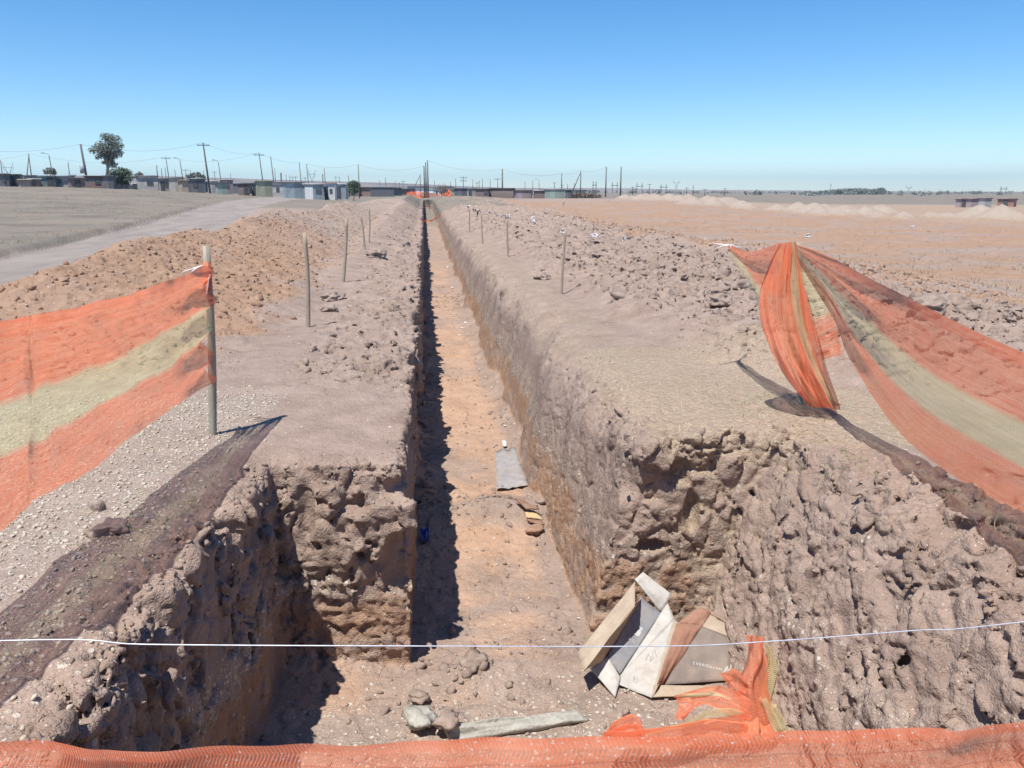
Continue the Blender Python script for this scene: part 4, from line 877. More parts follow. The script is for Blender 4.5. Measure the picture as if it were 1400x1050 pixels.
# net slung across the trench, and the orange net at its far end
def slung(name, pts, hgt, label, vm=lambda s: .02+.2*s):
    c = Vector(pts[0]); e = empty(name, c); tag(e, label, 'barrier net')
    sheet('net_panel', pts, [Vector(p)-Vector((0, 0, hgt)) for p in pts], e, 50, 14, vmap=vm, noise_amp=.04, mat=NETF); return e
def netf():
    m, nt, out = new_mat('orange_netting_far'); g = NG(nt); P = g.n('ShaderNodeTexCoord').outputs['Object']
    col = g.mix(g.mr(g.noise(P, 3, 4, .6), .35, .65), C4(.70, .15, .07), C4(.86, .27, .14))
    d = g.n('ShaderNodeBsdfDiffuse'); g.set(d.inputs[0], col); t = g.n('ShaderNodeBsdfTransparent'); mx = g.n('ShaderNodeMixShader'); g.set(mx.inputs[0], g.mr(g.noise(P, 2, 3, .6), .3, .7, .45, .95))
    g.nt.links.new(t.outputs[0], mx.inputs[1]); g.nt.links.new(d.outputs[0], mx.inputs[2]); g.nt.links.new(mx.outputs[0], out.inputs[0]); return m
NETF = netf()
Yn = 46
zt = ground_z(-.3, Yn)
slung('barrier_net', [on(574, 298, 1, Yn-1), on(580, 301, 1, Yn), on(589, 301, 1, Yn), on(597, 296, 1, Yn+1), on(602, 292, 1, Yn+2)], .09, 'narrow orange net slung across the trench in the distance')
D_ = 130
e = empty('barrier_net', far(580, 268, D_)); tag(e, 'orange net fence closing the far end of the trench', 'barrier net')
sheet('net_panel', [far(556, 263, D_), far(566, 261.5, D_-3), far(578, 262.5, D_-4), far(590, 264, D_), far(602, 266.5, D_)], [far(556, 268, D_), far(566, 270.5, D_-3), far(578, 271, D_-4), far(590, 269, D_), far(602, 268.5, D_)], e, 60, 14, noise_amp=.08, mat=NETF)
e = empty('barrier_net', far(612, 266, 140)); tag(e, 'low orange net right of the bare shrub at the far end', 'barrier net')
sheet('net_panel', [far(604, 265.0, 138), far(610, 262.5, 138), far(615, 259, 138), far(619, 266, 138)], [far(604, 269, 138), far(610, 269, 138), far(615, 268.5, 138), far(619, 269, 138)], e, 40, 14, noise_amp=.08, mat=NETF)
print('litter', time.time()-T0)

# ------------------------------------------------------------------ the township
def tin(name, c1, c2, vert=True, rust=.2):
    rust = min(.7, rust+.2); c1 = tuple(v*1.0 for v in c1); c2 = tuple(min(.85, v*1.15) for v in c2)
    m, nt, out = new_mat(name); g = NG(nt); P = g.n('ShaderNodeTexCoord').outputs['Object']
    s = g.n('ShaderNodeSeparateXYZ'); g.set(s.inputs[0], P); ax = s.outputs[0] if vert else s.outputs[2]
    wv = g.math('SINE', g.math('MULTIPLY', ax, 2*math.pi/.14)); pan = g.math('FRACT', g.math('MULTIPLY', g.math('FLOOR', g.math('DIVIDE', ax, .8 if vert else .45)), .37))
    a = g.noise(P, 1.6, 4, .6); col = g.mix(g.mr(g.math('ADD', g.math('MULTIPLY', a, .6), g.math('MULTIPLY', pan, .4)), .3, .7), C4(*c1), C4(*c2))
    col = g.mix(g.math('MULTIPLY', g.mr(g.noise(P, 1.3, 6, .7), .48, .66), rust), col, C4(.17, .105, .08)); col = g.mix(g.mr(g.math('FRACT', g.math('MULTIPLY', pan, 5.3)), .55, .6, 0, .35), col, C4(.12, .12, .13))
    bsdf(g, out, col, .6, g.bump(wv, .6, .03), .3); return m
T = {'blue': tin('tin_blue', (.25, .31, .34), (.36, .43, .46)), 'grey': tin('tin_grey', (.28, .28, .28), (.42, .41, .41)), 'pale': tin('tin_pale', (.42, .40, .38), (.6, .58, .56), False),
     'dark': tin('tin_dark', (.11, .115, .13), (.19, .19, .205), True, .4), 'brown': tin('tin_brown', (.20, .14, .12), (.30, .22, .19), False, .5), 'maroon': tin('tin_maroon', (.18, .115, .11), (.27, .185, .175), False, .4),
     'beige': tin('tin_beige', (.36, .34, .29), (.46, .43, .38), True, .1), 'green': tin('tin_green', (.26, .32, .28), (.34, .41, .36), True, .1), 'teal': tin('tin_teal', (.12, .18, .175), (.17, .25, .24)),
     'brick': tin('wall_brick', (.34, .17, .12), (.44, .24, .17), False, .2), 'tan': tin('wall_tan', (.42, .33, .25), (.52, .42, .33), False, .1), 'white': tin('tin_white', (.68, .68, .68), (.82, .82, .82), True, .05), 'mauve': tin('tin_mauve', (.27, .22, .23), (.36, .30, .31), True, .2),
     'olive': tin('canvas_olive', (.27, .28, .20), (.37, .38, .29), True, .0)}
M_doord = simple('door_dark', (.05, .05, .055), (.10, .095, .09), 4, .7); M_win = simple('window_dark', (.05, .06, .07), (.12, .13, .14), 4, .3); M_doorw = simple('door_pale', (.6, .58, .56), (.75, .73, .7), 4, .7)
def shack(name, x0, x1, yt, yb, D, wall, roof, label, door=None, window=None, cat='shack', gable=False, yaw=None, over=.18, roof_t=.10, depth=None):
    a, b = far(x0, yb, D), far(x1, yb, D); top = far((x0+x1)/2, yt, D).z; w = (b-a).length; c = (a+b)/2; gz0 = min(a.z, ground_z(c.x, c.y)-.15)
    depth = depth or max(2.2, min(5, w*.8)); dirv = Vector((c.x, c.y, 0)).normalized(); ry = math.atan2(-dirv.x, dirv.y) + (random.uniform(-.18, .18) if yaw is None else yaw)
    r = empty(name, (c.x, c.y, gz0)); tag(r, label, cat, None); H_ = top-gz0; drop = .06*depth
    X = Vector((math.cos(ry), math.sin(ry), 0)); Yv = Vector((-math.sin(ry), math.cos(ry), 0)); O = Vector((c.x, c.y, gz0))
    def L(u, v, z): return O+X*u+Yv*v+Vector((0, 0, z))
    m = MB(); ht, hb = H_-roof_t, H_-roof_t-drop
    if gable:
        m.v += [L(-w/2, 0, 0), L(w/2, 0, 0), L(w/2, depth, 0), L(-w/2, depth, 0), L(-w/2, 0, H_*.62), L(w/2, 0, H_*.62), L(w/2, depth, H_*.62), L(-w/2, depth, H_*.62), L(0, 0, ht), L(0, depth, ht)]
        m.f += [(0, 1, 5, 8, 4), (2, 3, 7, 9, 6), (1, 2, 6, 5), (3, 0, 4, 7), (4, 8, 9, 7), (8, 5, 6, 9)]
    else:
        m.v += [L(-w/2, 0, 0), L(w/2, 0, 0), L(w/2, depth, 0), L(-w/2, depth, 0), L(-w/2, 0, ht), L(w/2, 0, ht), L(w/2, depth, hb), L(-w/2, depth, hb)]
        m.f += [(0, 1, 5, 4), (1, 2, 6, 5), (2, 3, 7, 6), (3, 0, 4, 7), (4, 5, 6, 7)]
    wo = m.build('wall', T[wall], r)
    R_ = MB(); o = over
    if gable:
        for s in (-1, 1): R_.quad(L(0, -o, ht+.06), L(s*(w/2+o), -o, H_*.62-.02), L(s*(w/2+o), depth+o, H_*.62-.02), L(0, depth+o, ht+.06), roof_t*.6*(-s))
    else: R_.quad(L(-w/2-o, -o, ht+roof_t+.02), L(w/2+o, -o, ht+roof_t+.02), L(w/2+o, depth+o, hb+roof_t), L(-w/2-o, depth+o, hb+roof_t), roof_t)
    R_.build('roof', T[roof], r)
    if door is not None: MB().box(L(-w/2+door[0]*w, -.03, H_*.42), (min(door[1], w*.4), .05, H_*.78), ry).build('door', M_doorw if len(door) > 2 else M_doord, r)
    if window is not None: MB().box(L(-w/2+window*w, -.03, H_*.55), (min(.8, w*.3), .05, .6), ry).build('window', M_win, r)
    return r
S = [('shack', 0, 14, 237, 256, 122, 'dark', 'grey', 'dark timber shack at the left edge of the frame', None, .5), ('shack', 14, 29, 238, 256, 124, 'dark', 'dark', 'dark shack second from the left edge with a flat roof', (.3, .9), None),
     ('garden_wall', 27, 42, 245, 257, 118, 'tan', 'tan', 'low tan block wall before the dark shacks at far left', None, None), ('shack', 41, 56, 244, 256, 124, 'brick', 'white', 'low reddish brick hut under a pale roof sheet', None, .4),
     ('shack', 55, 76, 240, 256, 126, 'teal', 'grey', 'dark green shack with a teal tarpaulin wall', (.7, .9), None), ('shack', 77, 95, 240, 255, 128, 'pale', 'white', 'pale striped tin shack between the dark green and brown shacks', None, .3),
     ('shack', 96, 104, 239, 256, 128, 'grey', 'white', 'narrow grey tin hut with a white roof', None, None), ('shack', 97, 117, 243, 259, 120, 'brown', 'dark', 'dark brown shack directly left of the reddish one below the tall tree', (.5, .9), None), ('shack', 117, 142, 240, 258, 124, 'maroon', 'tan', 'long reddish brown shack with a pale roof edge, left of the tall tree', None, .7),
     ('shack', 142, 156, 240, 258, 122, 'dark', 'dark', 'black shack at the foot of the tall tree', None, None), ('shack', 189, 217, 240, 260, 126, 'pale', 'grey', 'long pale tin shack with horizontal sheets right of the bush', None, .6), ('shack', 219, 232, 244, 260, 122, 'grey', 'dark', 'dark grey shack with a narrow pale window', (.3, .8), .7),
     ('shack', 232, 249, 242, 262, 120, 'beige', 'grey', 'tall beige panel shack', None, None), ('outhouse', 249, 258, 246, 262, 118, 'tan', 'tan', 'small pale concrete outhouse', None, None), ('shack', 258, 281, 244, 259, 132, 'dark', 'blue', 'dark blue shack behind the tallest left pole', None, .4),
     ('shack', 284, 296, 247, 256, 150, 'grey', 'white', 'grey shack with a white roof just right of the tallest left pole', None, None), ('water_tank', 297, 311, 250, 263, 122, 'green', 'dark', 'pale green hut with a dark roof', None, None), ('shack', 303, 319, 245, 256, 150, 'mauve', 'white', 'shack with a bright white roof', None, .5),
     ('shack', 326, 341, 250, 263, 126, 'brown', 'grey', 'brown hut right of the pale green hut', (.7, .8), None), ('shack', 344, 353, 250, 263, 128, 'grey', 'dark', 'small grey hut left of the olive tent', (.4, .8), None), ('tent', 352, 373, 247, 264, 124, 'olive', 'olive', 'olive green gabled tent among the shacks', None, None),
     ('shack', 373, 387, 249, 265, 124, 'pale', 'dark', 'hut with pale slats and dark gaps right of the tent', None, .5), ('shack', 390, 416, 249, 268, 116, 'blue', 'dark', 'long bluish tin shack left of the white roofed one', None, None), ('shack', 416, 443, 251, 268, 114, 'blue', 'white', 'bluish tin shack with a white roof and a door', (.25, 1.6, 1), .75),
     ('shack', 445, 458, 250, 267, 116, 'white', 'brown', 'shack with a white front and dark side', (.1, .8), .6), ('shack', 459, 473, 251, 264, 126, 'blue', 'white', 'bluish shack left of the dark bush', (.3, .7), None), ('shack', 497, 505, 256, 260, 260, 'white', 'white', 'small white house behind the dark bush', None, None),
     ('house', 530, 537, 257, 260, 380, 'white', 'grey', 'tiny white house left of the strutted pole', None, .5), ('house', 543, 552, 257, 260, 380, 'white', 'white', 'tiny bright house right below the strutted pole', None, .5), ('house', 588, 593, 258, 264, 200, 'white', 'white', 'white hut just right of the three tall poles', None, None), ('house', 594, 600, 259, 264, 200, 'white', 'grey', 'second white hut right of the three tall poles', (.5, 1), None), ('house', 601, 607, 260, 265, 200, 'white', 'white', 'white hut behind the bare shrub', None, None),
     ('shack', 617, 623, 258, 266, 165, 'green', 'green', 'narrow green fronted hut right of the orange net', None, None), ('shack', 622, 640, 257, 267, 160, 'dark', 'pale', 'dark shack with a pale roof edge', None, None), ('shack', 639, 650, 257, 269, 156, 'grey', 'grey', 'grey hut with a dark doorway beside the long maroon shack', (.35, 1.1), None),
     ('shack', 650, 668, 258, 270, 150, 'maroon', 'brown', 'maroon end of the long shack with a small pale window', None, .8), ('shack', 668, 702, 257, 271, 152, 'brown', 'maroon', 'long brown shack under a humped dark roof', None, None), ('shack', 702, 726, 260, 271, 152, 'mauve', 'brown', 'mauve brown fence like shack left of the white roofed hut', None, None),
     ('shack', 731, 745, 260, 269, 150, 'brown', 'white', 'small hut with a bright white sloping roof', None, None), ('shack', 745, 772, 258, 270, 148, 'green', 'white', 'pale green shack with a white roof, last on the right', None, None), ('shack', 773, 781, 259, 269, 152, 'dark', 'grey', 'dark lean to beside the pale green shack', None, None),
     ('shack', 1306, 1318, 271, 281, 118, 'mauve', 'mauve', 'dull hut at the left end of the row on the right field', (.95, .8), None), ('shack', 1318, 1337, 271, 280, 122, 'mauve', 'mauve', 'mauve tin hut on the right field', None, None), ('shack', 1337, 1355, 270, 281, 122, 'grey', 'mauve', 'grey hut right of the mauve one', None, None), ('shack', 1363, 1386, 271, 281, 126, 'brick', 'mauve', 'brick red hut at the far right behind the pale bank', None, .5)]
for s in S: shack(*s)
# ---- utility poles
M_util = simple('creosote_pole', (.10, .092, .088), (.17, .158, .148), 2, .85, .3, .02, .2, (4, 4, .4)); M_metal = simple('galvanised', (.22, .23, .25), (.34, .35, .37), 3, .5); M_ins = simple('insulator', (.55, .55, .55), (.75, .75, .75), 3, .4)
PG = 'utility poles of the township'; POLETOP = {}
def upole(xt, yt, D, label, lean=0., arm=0, r=.09, lamp=False, strut=None, box=False, ybot=None, group=PG):
    t = far(xt, yt, D); bx0, by0 = t.x, t.y
    z0 = min(ground_z(bx0, by0), t.z-2)-.3
    b = Vector((bx0+lean, by0, z0)); root = empty('utility_pole', (b.x, b.y, z0)); tag(root, label, 'utility pole', group)
    MB().tube([b, t], [r*1.15, r*.8], 8).build('shaft', M_util, root, None, True)
    rx = Vector((t.y, -t.x, 0)).normalized()
    m = MB()
    if arm:
        for k in range(arm): 
            z = t.z-.35-.7*k; m.box(Vector((t.x, t.y, z)), (1.7, .10, .12), math.atan2(rx.y, rx.x))
        m.build('cross_arm', M_util, root); i2 = MB()
        for s in (-1, 0, 1): i2.tube([Vector((t.x, t.y, t.z-.3))+rx*(s*.75), Vector((t.x, t.y, t.z-.05))+rx*(s*.75)], .05, 6)
        i2.build('insulator', M_ins, root)
    else: m.tube([t-Vector((0, 0, .25)), t+rx*.22-Vector((0, 0, .12))], .05, 6).build('insulator', M_ins, root)
    if lamp: MB().tube([t, t+Vector((0, 0, .25)), t-rx*.8+Vector((0, 0, .45))], .045, 6).box(t-rx*.95+Vector((0, 0, .45)), (.55, .25, .14), math.atan2(rx.y, rx.x)).build('lamp_arm', M_metal, root)
    if box: MB().tube([t+(b-t)*.55+Vector((-.25, -.3, .5)), t+(b-t)*.55+Vector((-.25, -.3, -.5))], .28, 10).build('transformer', M_metal, root, None, True)
    if strut:
        s = far(strut[0], strut[1], D); s.z = min(s.z, ground_z(s.x, s.y)); MB().tube([s, t-Vector((0, 0, .3))], [r, r*.8], 8).build('strut', M_util, root, None, True)
    POLETOP[(round(xt), round(yt))] = t; return root
W_ = 'beside'
BIG = [(0.5, 219, 200, 'pole cut by the left edge of the frame', {}), (39, 210, 170, 'strutted pole shaped like a narrow letter A over the left shacks', {'strut': (33, 238)}), (67, 213, 170, 'lamp topped pole left of the tall tree over the green shack', {'lamp': True, 'lean': .4}), (93, 222, 190, 'short pole over the pale striped shack', {}), (110, 197, 125, 'thick pole with a transformer left of the tall tree', {'box': True, 'r': .15, 'lean': .4}), (116.5, 225, 190, 'short thin pole between the transformer pole and the tall tree', {}),
       (214, 226, 150, 'pole over the pale horizontal sheet shack', {}), (220.5, 230, 220, 'short thin pole left of the white hoarding', {}), (225.5, 229, 230, 'short pole behind the dark grey shack', {}), (226.5, 214, 190, 'tall pole behind the dark grey shack', {'arm': 1, 'lean': .4}), (246, 219, 190, 'lamp pole over the beige panel shack', {'lamp': True, 'lean': .4}), (253.5, 231, 260, 'T topped pole left of the tallest left pole', {'arm': 1}),
       (277.5, 195, 128, 'tallest pole of the left side, standing free before the shacks', {'arm': 1, 'r': .13, 'lean': .45}), (298.5, 222, 180, 'lamp pole right of the tallest left pole', {'lamp': True, 'lean': .4}), (315, 237, 260, 'short pole over the brown hut', {}),
       (354, 209, 150, 'tall leaning pole over the olive tent', {'lean': .5, 'arm': 1}), (370, 214, 155, 'second tall leaning pole right of the olive tent', {'lean': .4}), (375.5, 230, 220, 'thin pole between the two tent poles', {}), (384, 236, 130, 'low thick post at the slatted hut', {'r': .14}), (391, 239, 260, 'short pole left over the long bluish shack', {}), (409, 222, 170, 'tall pole left over the long bluish shack', {'lean': .3}), (419, 224, 170, 'tall pole right over the long bluish shack', {'lean': .3}), (441, 238, 180, 'short pole left of the pole at the white front shack', {'r': .13}), (443, 230, 160, 'pole at the white front shack', {'lean': .2}),
       (476.5, 240, 170, 'pole left behind the dark bush', {}), (489.7, 225, 150, 'lone tall pole right behind the dark bush', {}), (574.5, 238, 190, 'pole with a long slanting strut left of the three tall poles', {'strut': (559, 256)}), (579.6, 227, 160, 'shortest of the three tall poles at the end of the trench', {'r': .14}), (581.8, 222, 160, 'middle one of the three tall poles at the end of the trench', {'r': .14}), (584.4, 219, 160, 'tallest of the three tall poles at the end of the trench', {'r': .14}),
       (616, 248, 220, 'short pole right of the bare shrub', {}), (623, 244, 220, 'pole over the narrow green hut', {}), (633.4, 241, 200, 'T topped pole with two bars over the dark shack', {'arm': 2}), (646.3, 245, 250, 'thin pole over the grey hut', {}), (659.5, 244, 240, 'thin pole over the maroon shack', {}), (670.2, 245, 250, 'thin pole over the long brown shack', {}), (680.4, 243, 220, 'T topped pole over the long brown shack', {'arm': 1}), (686.8, 231, 165, 'tall pole over the long brown shack', {'r': .14}), (717.6, 248, 260, 'thin pole over the mauve fence', {}), (728.4, 246, 250, 'thin pole left over the white roofed hut', {}), (737, 247, 250, 'thin pole right over the white roofed hut', {'lamp': True}), (768, 237, 165, 'tall pole over the pale green shack', {}), (794.2, 233, 160, 'pole with a long slanting strut right of the pale green shack', {'strut': (779, 257)}),
       (829, 228, 185, 'left one of the two free standing tall poles on the right', {'r': .13}), (849.3, 228, 165, 'right one of the two free standing tall poles on the right', {'r': .13})]
for (x, y, D, l, k) in BIG: upole(x, y, D, l, **k)
small = [239, 260, 278, 293, 396, 400, 404, 417, 459, 464, 519, 527, 540, 546, 551, 594, 652, 655, 758, 768.5, 776, 785, 865, 888, 939, 948, 964, 991]
ytp = [232, 232, 233, 234, 240, 241, 241, 242, 241, 241, 246, 243, 247, 249, 247, 247, 249, 246, 249, 252, 251, 250, 255, 251, 256, 253, 258, 257]
for x, y in zip(small, ytp): upole(x, y, 330, 'thin distant pole on the skyline', r=.13, arm=random.choice((0, 1)), group='thin distant poles on the skyline')
# H frames and lattice pylons far out
def hframe(x0, x1, yt, D, label):
    a, b = far(x0, yt, D), far(x1, yt, D); z0 = ground_z(a.x, a.y)-.5; o = empty('pylon', (a.x, a.y, z0)); tag(o, label, 'pylon', 'power line pylons on the plain')
    MB().tube([Vector((a.x, a.y, z0)), a], .2, 6).build('leg', M_util, o); MB().tube([Vector((b.x, b.y, z0)), b], .2, 6).build('leg', M_util, o)
    d = (b-a)*.3; z = Vector((0, 0, -.28*(a.z-z0))); MB().tube([a+z-d, b+z+d], .2, 6).build('cross_arm', M_util, o)
hframe(837.5, 844, 249, 600, 'left H shaped pylon between the two free poles'); hframe(871, 878, 250.5, 600, 'middle H shaped pylon right of the two free poles'); hframe(904, 911, 252, 600, 'right H shaped pylon left of the lattice pylon'); hframe(1369, 1376, 255, 700, 'H shaped pylon at the far right'); hframe(811, 815, 248, 500, 'narrow double pylon right of the strutted pole')
def lattice(x, yt, yb, D, label, wide=1.):
    t = far(x, yt, D); hgt = t.z-ground_z(t.x, t.y)+.5; z0 = t.z-hgt; o = empty('pylon', (t.x, t.y, z0)); tag(o, label, 'pylon', 'power line pylons on the plain')
    rx = Vector((t.y, -t.x, 0)).normalized(); P = lambda u, k: Vector((t.x, t.y, z0+hgt*k))+rx*u*hgt*wide; m = MB(); r = .16
    m.tube([P(-.14, 0), P(-.04, .62)], r, 5).tube([P(.14, 0), P(.04, .62)], r, 5).tube([P(-.13, .05), P(.05, .6)], r*.7, 5).tube([P(.13, .05), P(-.05, .6)], r*.7, 5)
    m.build('leg', M_metal, o); m = MB()
    m.tube([P(-.05, .62), P(-.26, 1)], r, 5).tube([P(.05, .62), P(.26, 1)], r, 5).tube([P(-.26, .82), P(.26, .82)], r*.9, 5).tube([P(-.26, .82), P(-.05, .62)], r*.7, 5).tube([P(.26, .82), P(.05, .62)], r*.7, 5); m.build('cross_arm', M_metal, o)
lattice(925, 246, 263, 900, 'lattice pylon with a forked head on the right skyline'); lattice(1243, 254, 264, 900, 'T shaped lattice pylon right of the tree belt', 1.3); lattice(1341, 260, 268, 800, 'small pylon above the dark huts at the right'); lattice(426, 232, 248, 600, 'lattice mast behind the bluish shacks', .6); lattice(10, 222, 238, 700, 'pale lattice mast above the dark shacks at far left', .7); lattice(1136, 251, 258, 900, 'thin mast above the left end of the tree belt', .3)
# wires
def span(a, b, sag, label, r=.012):
    a, b = Vector(a), Vector(b); pts = [a.lerp(b, i/20)-Vector((0, 0, sag*4*(i/20)*(1-i/20))) for i in range(21)]
    tag(MB().tube(pts, r, 5).build('power_cable', M_wirefar, None, (a+b)/2), label, 'cable', 'overhead cables of the township')
M_wirefar = simple('cable', (.10, .11, .13), (.16, .17, .19), 2, .6)
P_ = lambda x, y: POLETOP[(round(x), round(y))]
span(P_(110, 197), P_(277.5, 195), 1.0, 'overhead cable from the transformer pole to the tallest left pole'); span(far(-60, 202, 130), P_(110, 197), .7, 'overhead cable running out of the left edge to the transformer pole'); span(P_(39, 210), far(-40, 215, 175), .6, 'overhead cable from the A shaped pole to the left edge'); span(P_(39, 210), P_(226.5, 214), 1.4, 'overhead cable from the A shaped pole across the tall tree'); span(P_(226.5, 214), P_(354, 209), 1.2, 'overhead cable from the dark grey shack to the tent pole')
span(P_(277.5, 195), P_(354, 209), .7, 'overhead cable from the tallest left pole to the tent pole'); span(P_(354, 209), P_(409, 222), .5, 'overhead cable from the tent pole to the bluish shack'); span(P_(419, 224), P_(489.7, 225), .6, 'overhead cable to the lone pole behind the bush'); span(P_(489.7, 225), P_(579.6, 227), .9, 'overhead cable from the lone pole to the three tall poles'); span(P_(584.4, 219), P_(686.8, 231), 1.0, 'overhead cable from the three tall poles to the long brown shack'); span(P_(686.8, 231), P_(768, 237), .8, 'overhead cable over the white roofed hut'); span(P_(768, 237), P_(794.2, 233), .3, 'short overhead cable to the strutted right pole'); span(P_(794.2, 233), P_(829, 228), .5, 'overhead cable from the strutted pole to the free poles')
print('township', time.time()-T0)

# ------------------------------------------------------------------ trees
def leaf_mat(name, c1, c2):
    m, nt, out = new_mat(name); g = NG(nt); P = g.pos(); a = g.noise(P, 1.1, 4, .6); b = g.noise(P, 9, 2, .5)
    col = g.mix(g.mr(g.math('ADD', g.math('MULTIPLY', a, .6), g.math('MULTIPLY', b, .4)), .35, .65), C4(*c1), C4(*c2)); bsdf(g, out, col, .7, None, .25); return m
LEAF = leaf_mat('eucalyptus_leaf', (.14, .158, .135), (.25, .268, .225)); LEAF2 = leaf_mat('bush_leaf', (.085, .115, .085), (.15, .185, .13)); TWIG = simple('twig', (.16, .12, .10), (.26, .21, .18), 4, .9); BARK = simple('bark', (.20, .17, .15), (.36, .32, .29), 3, .9)
def leaves(name, clumps, n, size, mat, parent):
    cl = np.array([(c[0], c[1], c[2], c[3]) for c in clumps]); w = cl[:, 3]**2; k = RNG.choice(len(cl), n, p=w/w.sum())
    d = RNG.normal(size=(n, 3)); d /= np.linalg.norm(d, axis=1, keepdims=True); rad = cl[k, 3]*(.2+1.0*RNG.random(n)**.8)
    c = cl[k, :3]+d*rad[:, None]*np.array([1, 1, .75]); R = rotmats(n); s = size*(.6+.8*RNG.random(n))
    q_ = np.array([[-1, 0, 0], [0, -.5, .12], [1, 0, 0], [0, .5, .12]]); V = np.einsum('nij,vj->nvi', R, q_)*s[:, None, None]+c[:, None, :]-np.array(parent.location)
    return link(name, np_mesh(name, V.reshape(-1, 3), np.arange(n*4).reshape(-1, 4), mat, False), parent)
def tree_at(name, base_px, D, clumps_px, n, size, mat, label, trunk, cat='tree', tr=.28, bark=BARK, depth=.8):
    b = far(base_px[0], base_px[1], D); b.z = min(b.z, ground_z(b.x, b.y)); o = empty(name, b); tag(o, label, cat); mpp = D/FPX; out = []
    for (x, y, r) in clumps_px:
        c = far(x, y, D); rr_ = r*mpp*1.08; dv = Vector((b.x, b.y, 0)).normalized()
        out.append((*(c+dv*random.uniform(-1, 1)*depth*2), rr_))
    leaves('crown', out, n, size, mat, o); m = MB(); tp = far(*trunk, D)
    if tr: 
        mid = b.lerp(tp, .5)+Vector((.15, .1, 0)); m.tube([b, mid, tp], [tr, tr*.75, tr*.45], 8)
        for c in out:
            e_ = Vector(c[:3]); m.tube([mid.lerp(tp, random.uniform(.1, .9)), tp.lerp(e_, .45)+Vector((0, 0, -.2)), e_], [tr*.4, tr*.25, tr*.08], 6)
        m.build('trunk', bark, o, None, True)
    return o
tree_at('eucalyptus_tree', (145, 257), 135, [(150, 189, 6), (158, 192, 6), (143, 188, 5.5), (163, 199, 5), (138, 199, 5.5), (131, 203, 5), (126, 206, 4), (145, 204, 6), (154, 203, 6), (163, 208, 4.5), (137, 212, 5), (146, 214, 4.5), (157, 214, 4), (150, 222, 4.5), (155, 226, 5), (143, 222, 3), (164, 213, 2.5), (134, 216, 3), (151, 197, 6), (156, 209, 5), (148, 210, 5), (152, 218, 4), (137, 206, 5)], 5200, .12, LEAF, 'tall eucalyptus with a clumpy grey green crown among the left shacks', (146, 205))
tree_at('green_bush', (165, 259), 128, [(158, 238, 6), (166, 236, 7), (173, 237, 6), (177, 243, 4.5), (152, 243, 5), (162, 246, 6), (171, 247, 6), (156, 250, 4)], 2600, .15, LEAF2, 'rounded dark green bush at the right foot of the eucalyptus', (165, 245), 'bush', .08)
tree_at('dark_bush', (483, 268), 112, [(479, 253, 4), (484, 251, 4.5), (488, 254, 4), (480, 259, 4), (486, 260, 4), (483, 264, 3)], 1500, .13, LEAF2, 'dark upright bush before the lone pole', (483, 256), 'bush', .06)
tree_at('thatch_tree', (68, 245), 160, [(63, 235, 3), (67, 233.5, 3.5), (71, 234, 3.5), (74, 236.5, 2.5)], 700, .18, LEAF, 'small domed tree over the green shack at left', (68, 237), 'tree', .1)
tree_at('low_tree', (270, 252), 190, [(258, 241, 3), (264, 239.5, 3.5), (271, 239, 3.5), (277, 241, 3)], 800, .2, LEAF, 'low spreading tree behind the tallest left pole', (268, 243), 'tree', .1)
tree_at('low_tree', (189, 246), 170, [(187, 240, 2.5), (191, 238.5, 3), (194, 240, 2)], 400, .18, LEAF, 'small dark tree between the bush and the pale tin shack', (190, 241), 'tree', .08)
# bare shrub
b = far(608, 267, 150); b.z = min(b.z, ground_z(b.x, b.y)); o = empty('bare_shrub', b); tag(o, 'bare twiggy grey shrub at the far end of the trench', 'shrub'); m = MB()
for i in range(90):
    a = random.uniform(0, 6.28); e_ = random.uniform(.25, 1.0); L_ = random.uniform(1.2, 2.6); s_ = b+Vector((math.cos(a)*.3, math.sin(a)*.3, 0)); d_ = Vector((math.cos(a)*(1-e_)*.9, math.sin(a)*(1-e_)*.9, .5+e_*.7)).normalized(); p1 = s_+d_*L_*.5; p2 = p1+(d_+Vector((random.uniform(-.4, .4), random.uniform(-.4, .4), .1))).normalized()*L_*.5
    m.tube([s_, p1, p2], [.03, .018, .008], 4)
    for k in range(3): m.tube([p1, p1+Vector((random.uniform(-.6, .6), random.uniform(-.6, .6), random.uniform(.2, .7)))], [.012, .006], 4)
m.build('twigs', TWIG, o)
# tree belt and far scrub on the plain: masses nobody could count
cl = []
for i in range(46):
    x = 1122+i*1.9; top = np.interp(x, [1120, 1145, 1172, 1190, 1199, 1207, 1212], [262, 259, 257.5, 259, 259, 256, 263]); c = far(x, top+2.5, 640+random.uniform(-20, 20)); cl.append((*c, 2.0)); c = far(x, (top+267)/2+1, 640+random.uniform(-20, 20)); cl.append((*c, 2.6))
e = empty('tree_belt', (0, 0, 0)); lo = leaves('tree_belt', cl, 9000, .55, LEAF, e); lo.parent = None; bpy.data.objects.remove(e); lo.name = 'tree_belt'; tag(lo, 'dark belt of trees on the right horizon', 'trees', kind='stuff')
cl = []
for i in range(330):
    D = random.uniform(420, 1500); px = random.uniform(430, 1420) if i > 60 else random.uniform(-20, 430); g = far(px, 265, D); z = ground_z(g.x, g.y); cl.append((g.x, g.y, z+.8, random.uniform(1.0, 2.6)))
e = empty('t', (0, 0, 0)); lo = leaves('far_scrub', cl, 11000, .6, LEAF, e); lo.parent = None; bpy.data.objects.remove(e); tag(lo, 'scattered scrub on the far plain', 'scrub', kind='stuff')
cl = []
for i in range(60):
    px = random.uniform(775, 820); g = far(px, 268, 158); z = ground_z(g.x, g.y); cl.append((g.x, g.y, z+.3, random.uniform(.4, .9)))
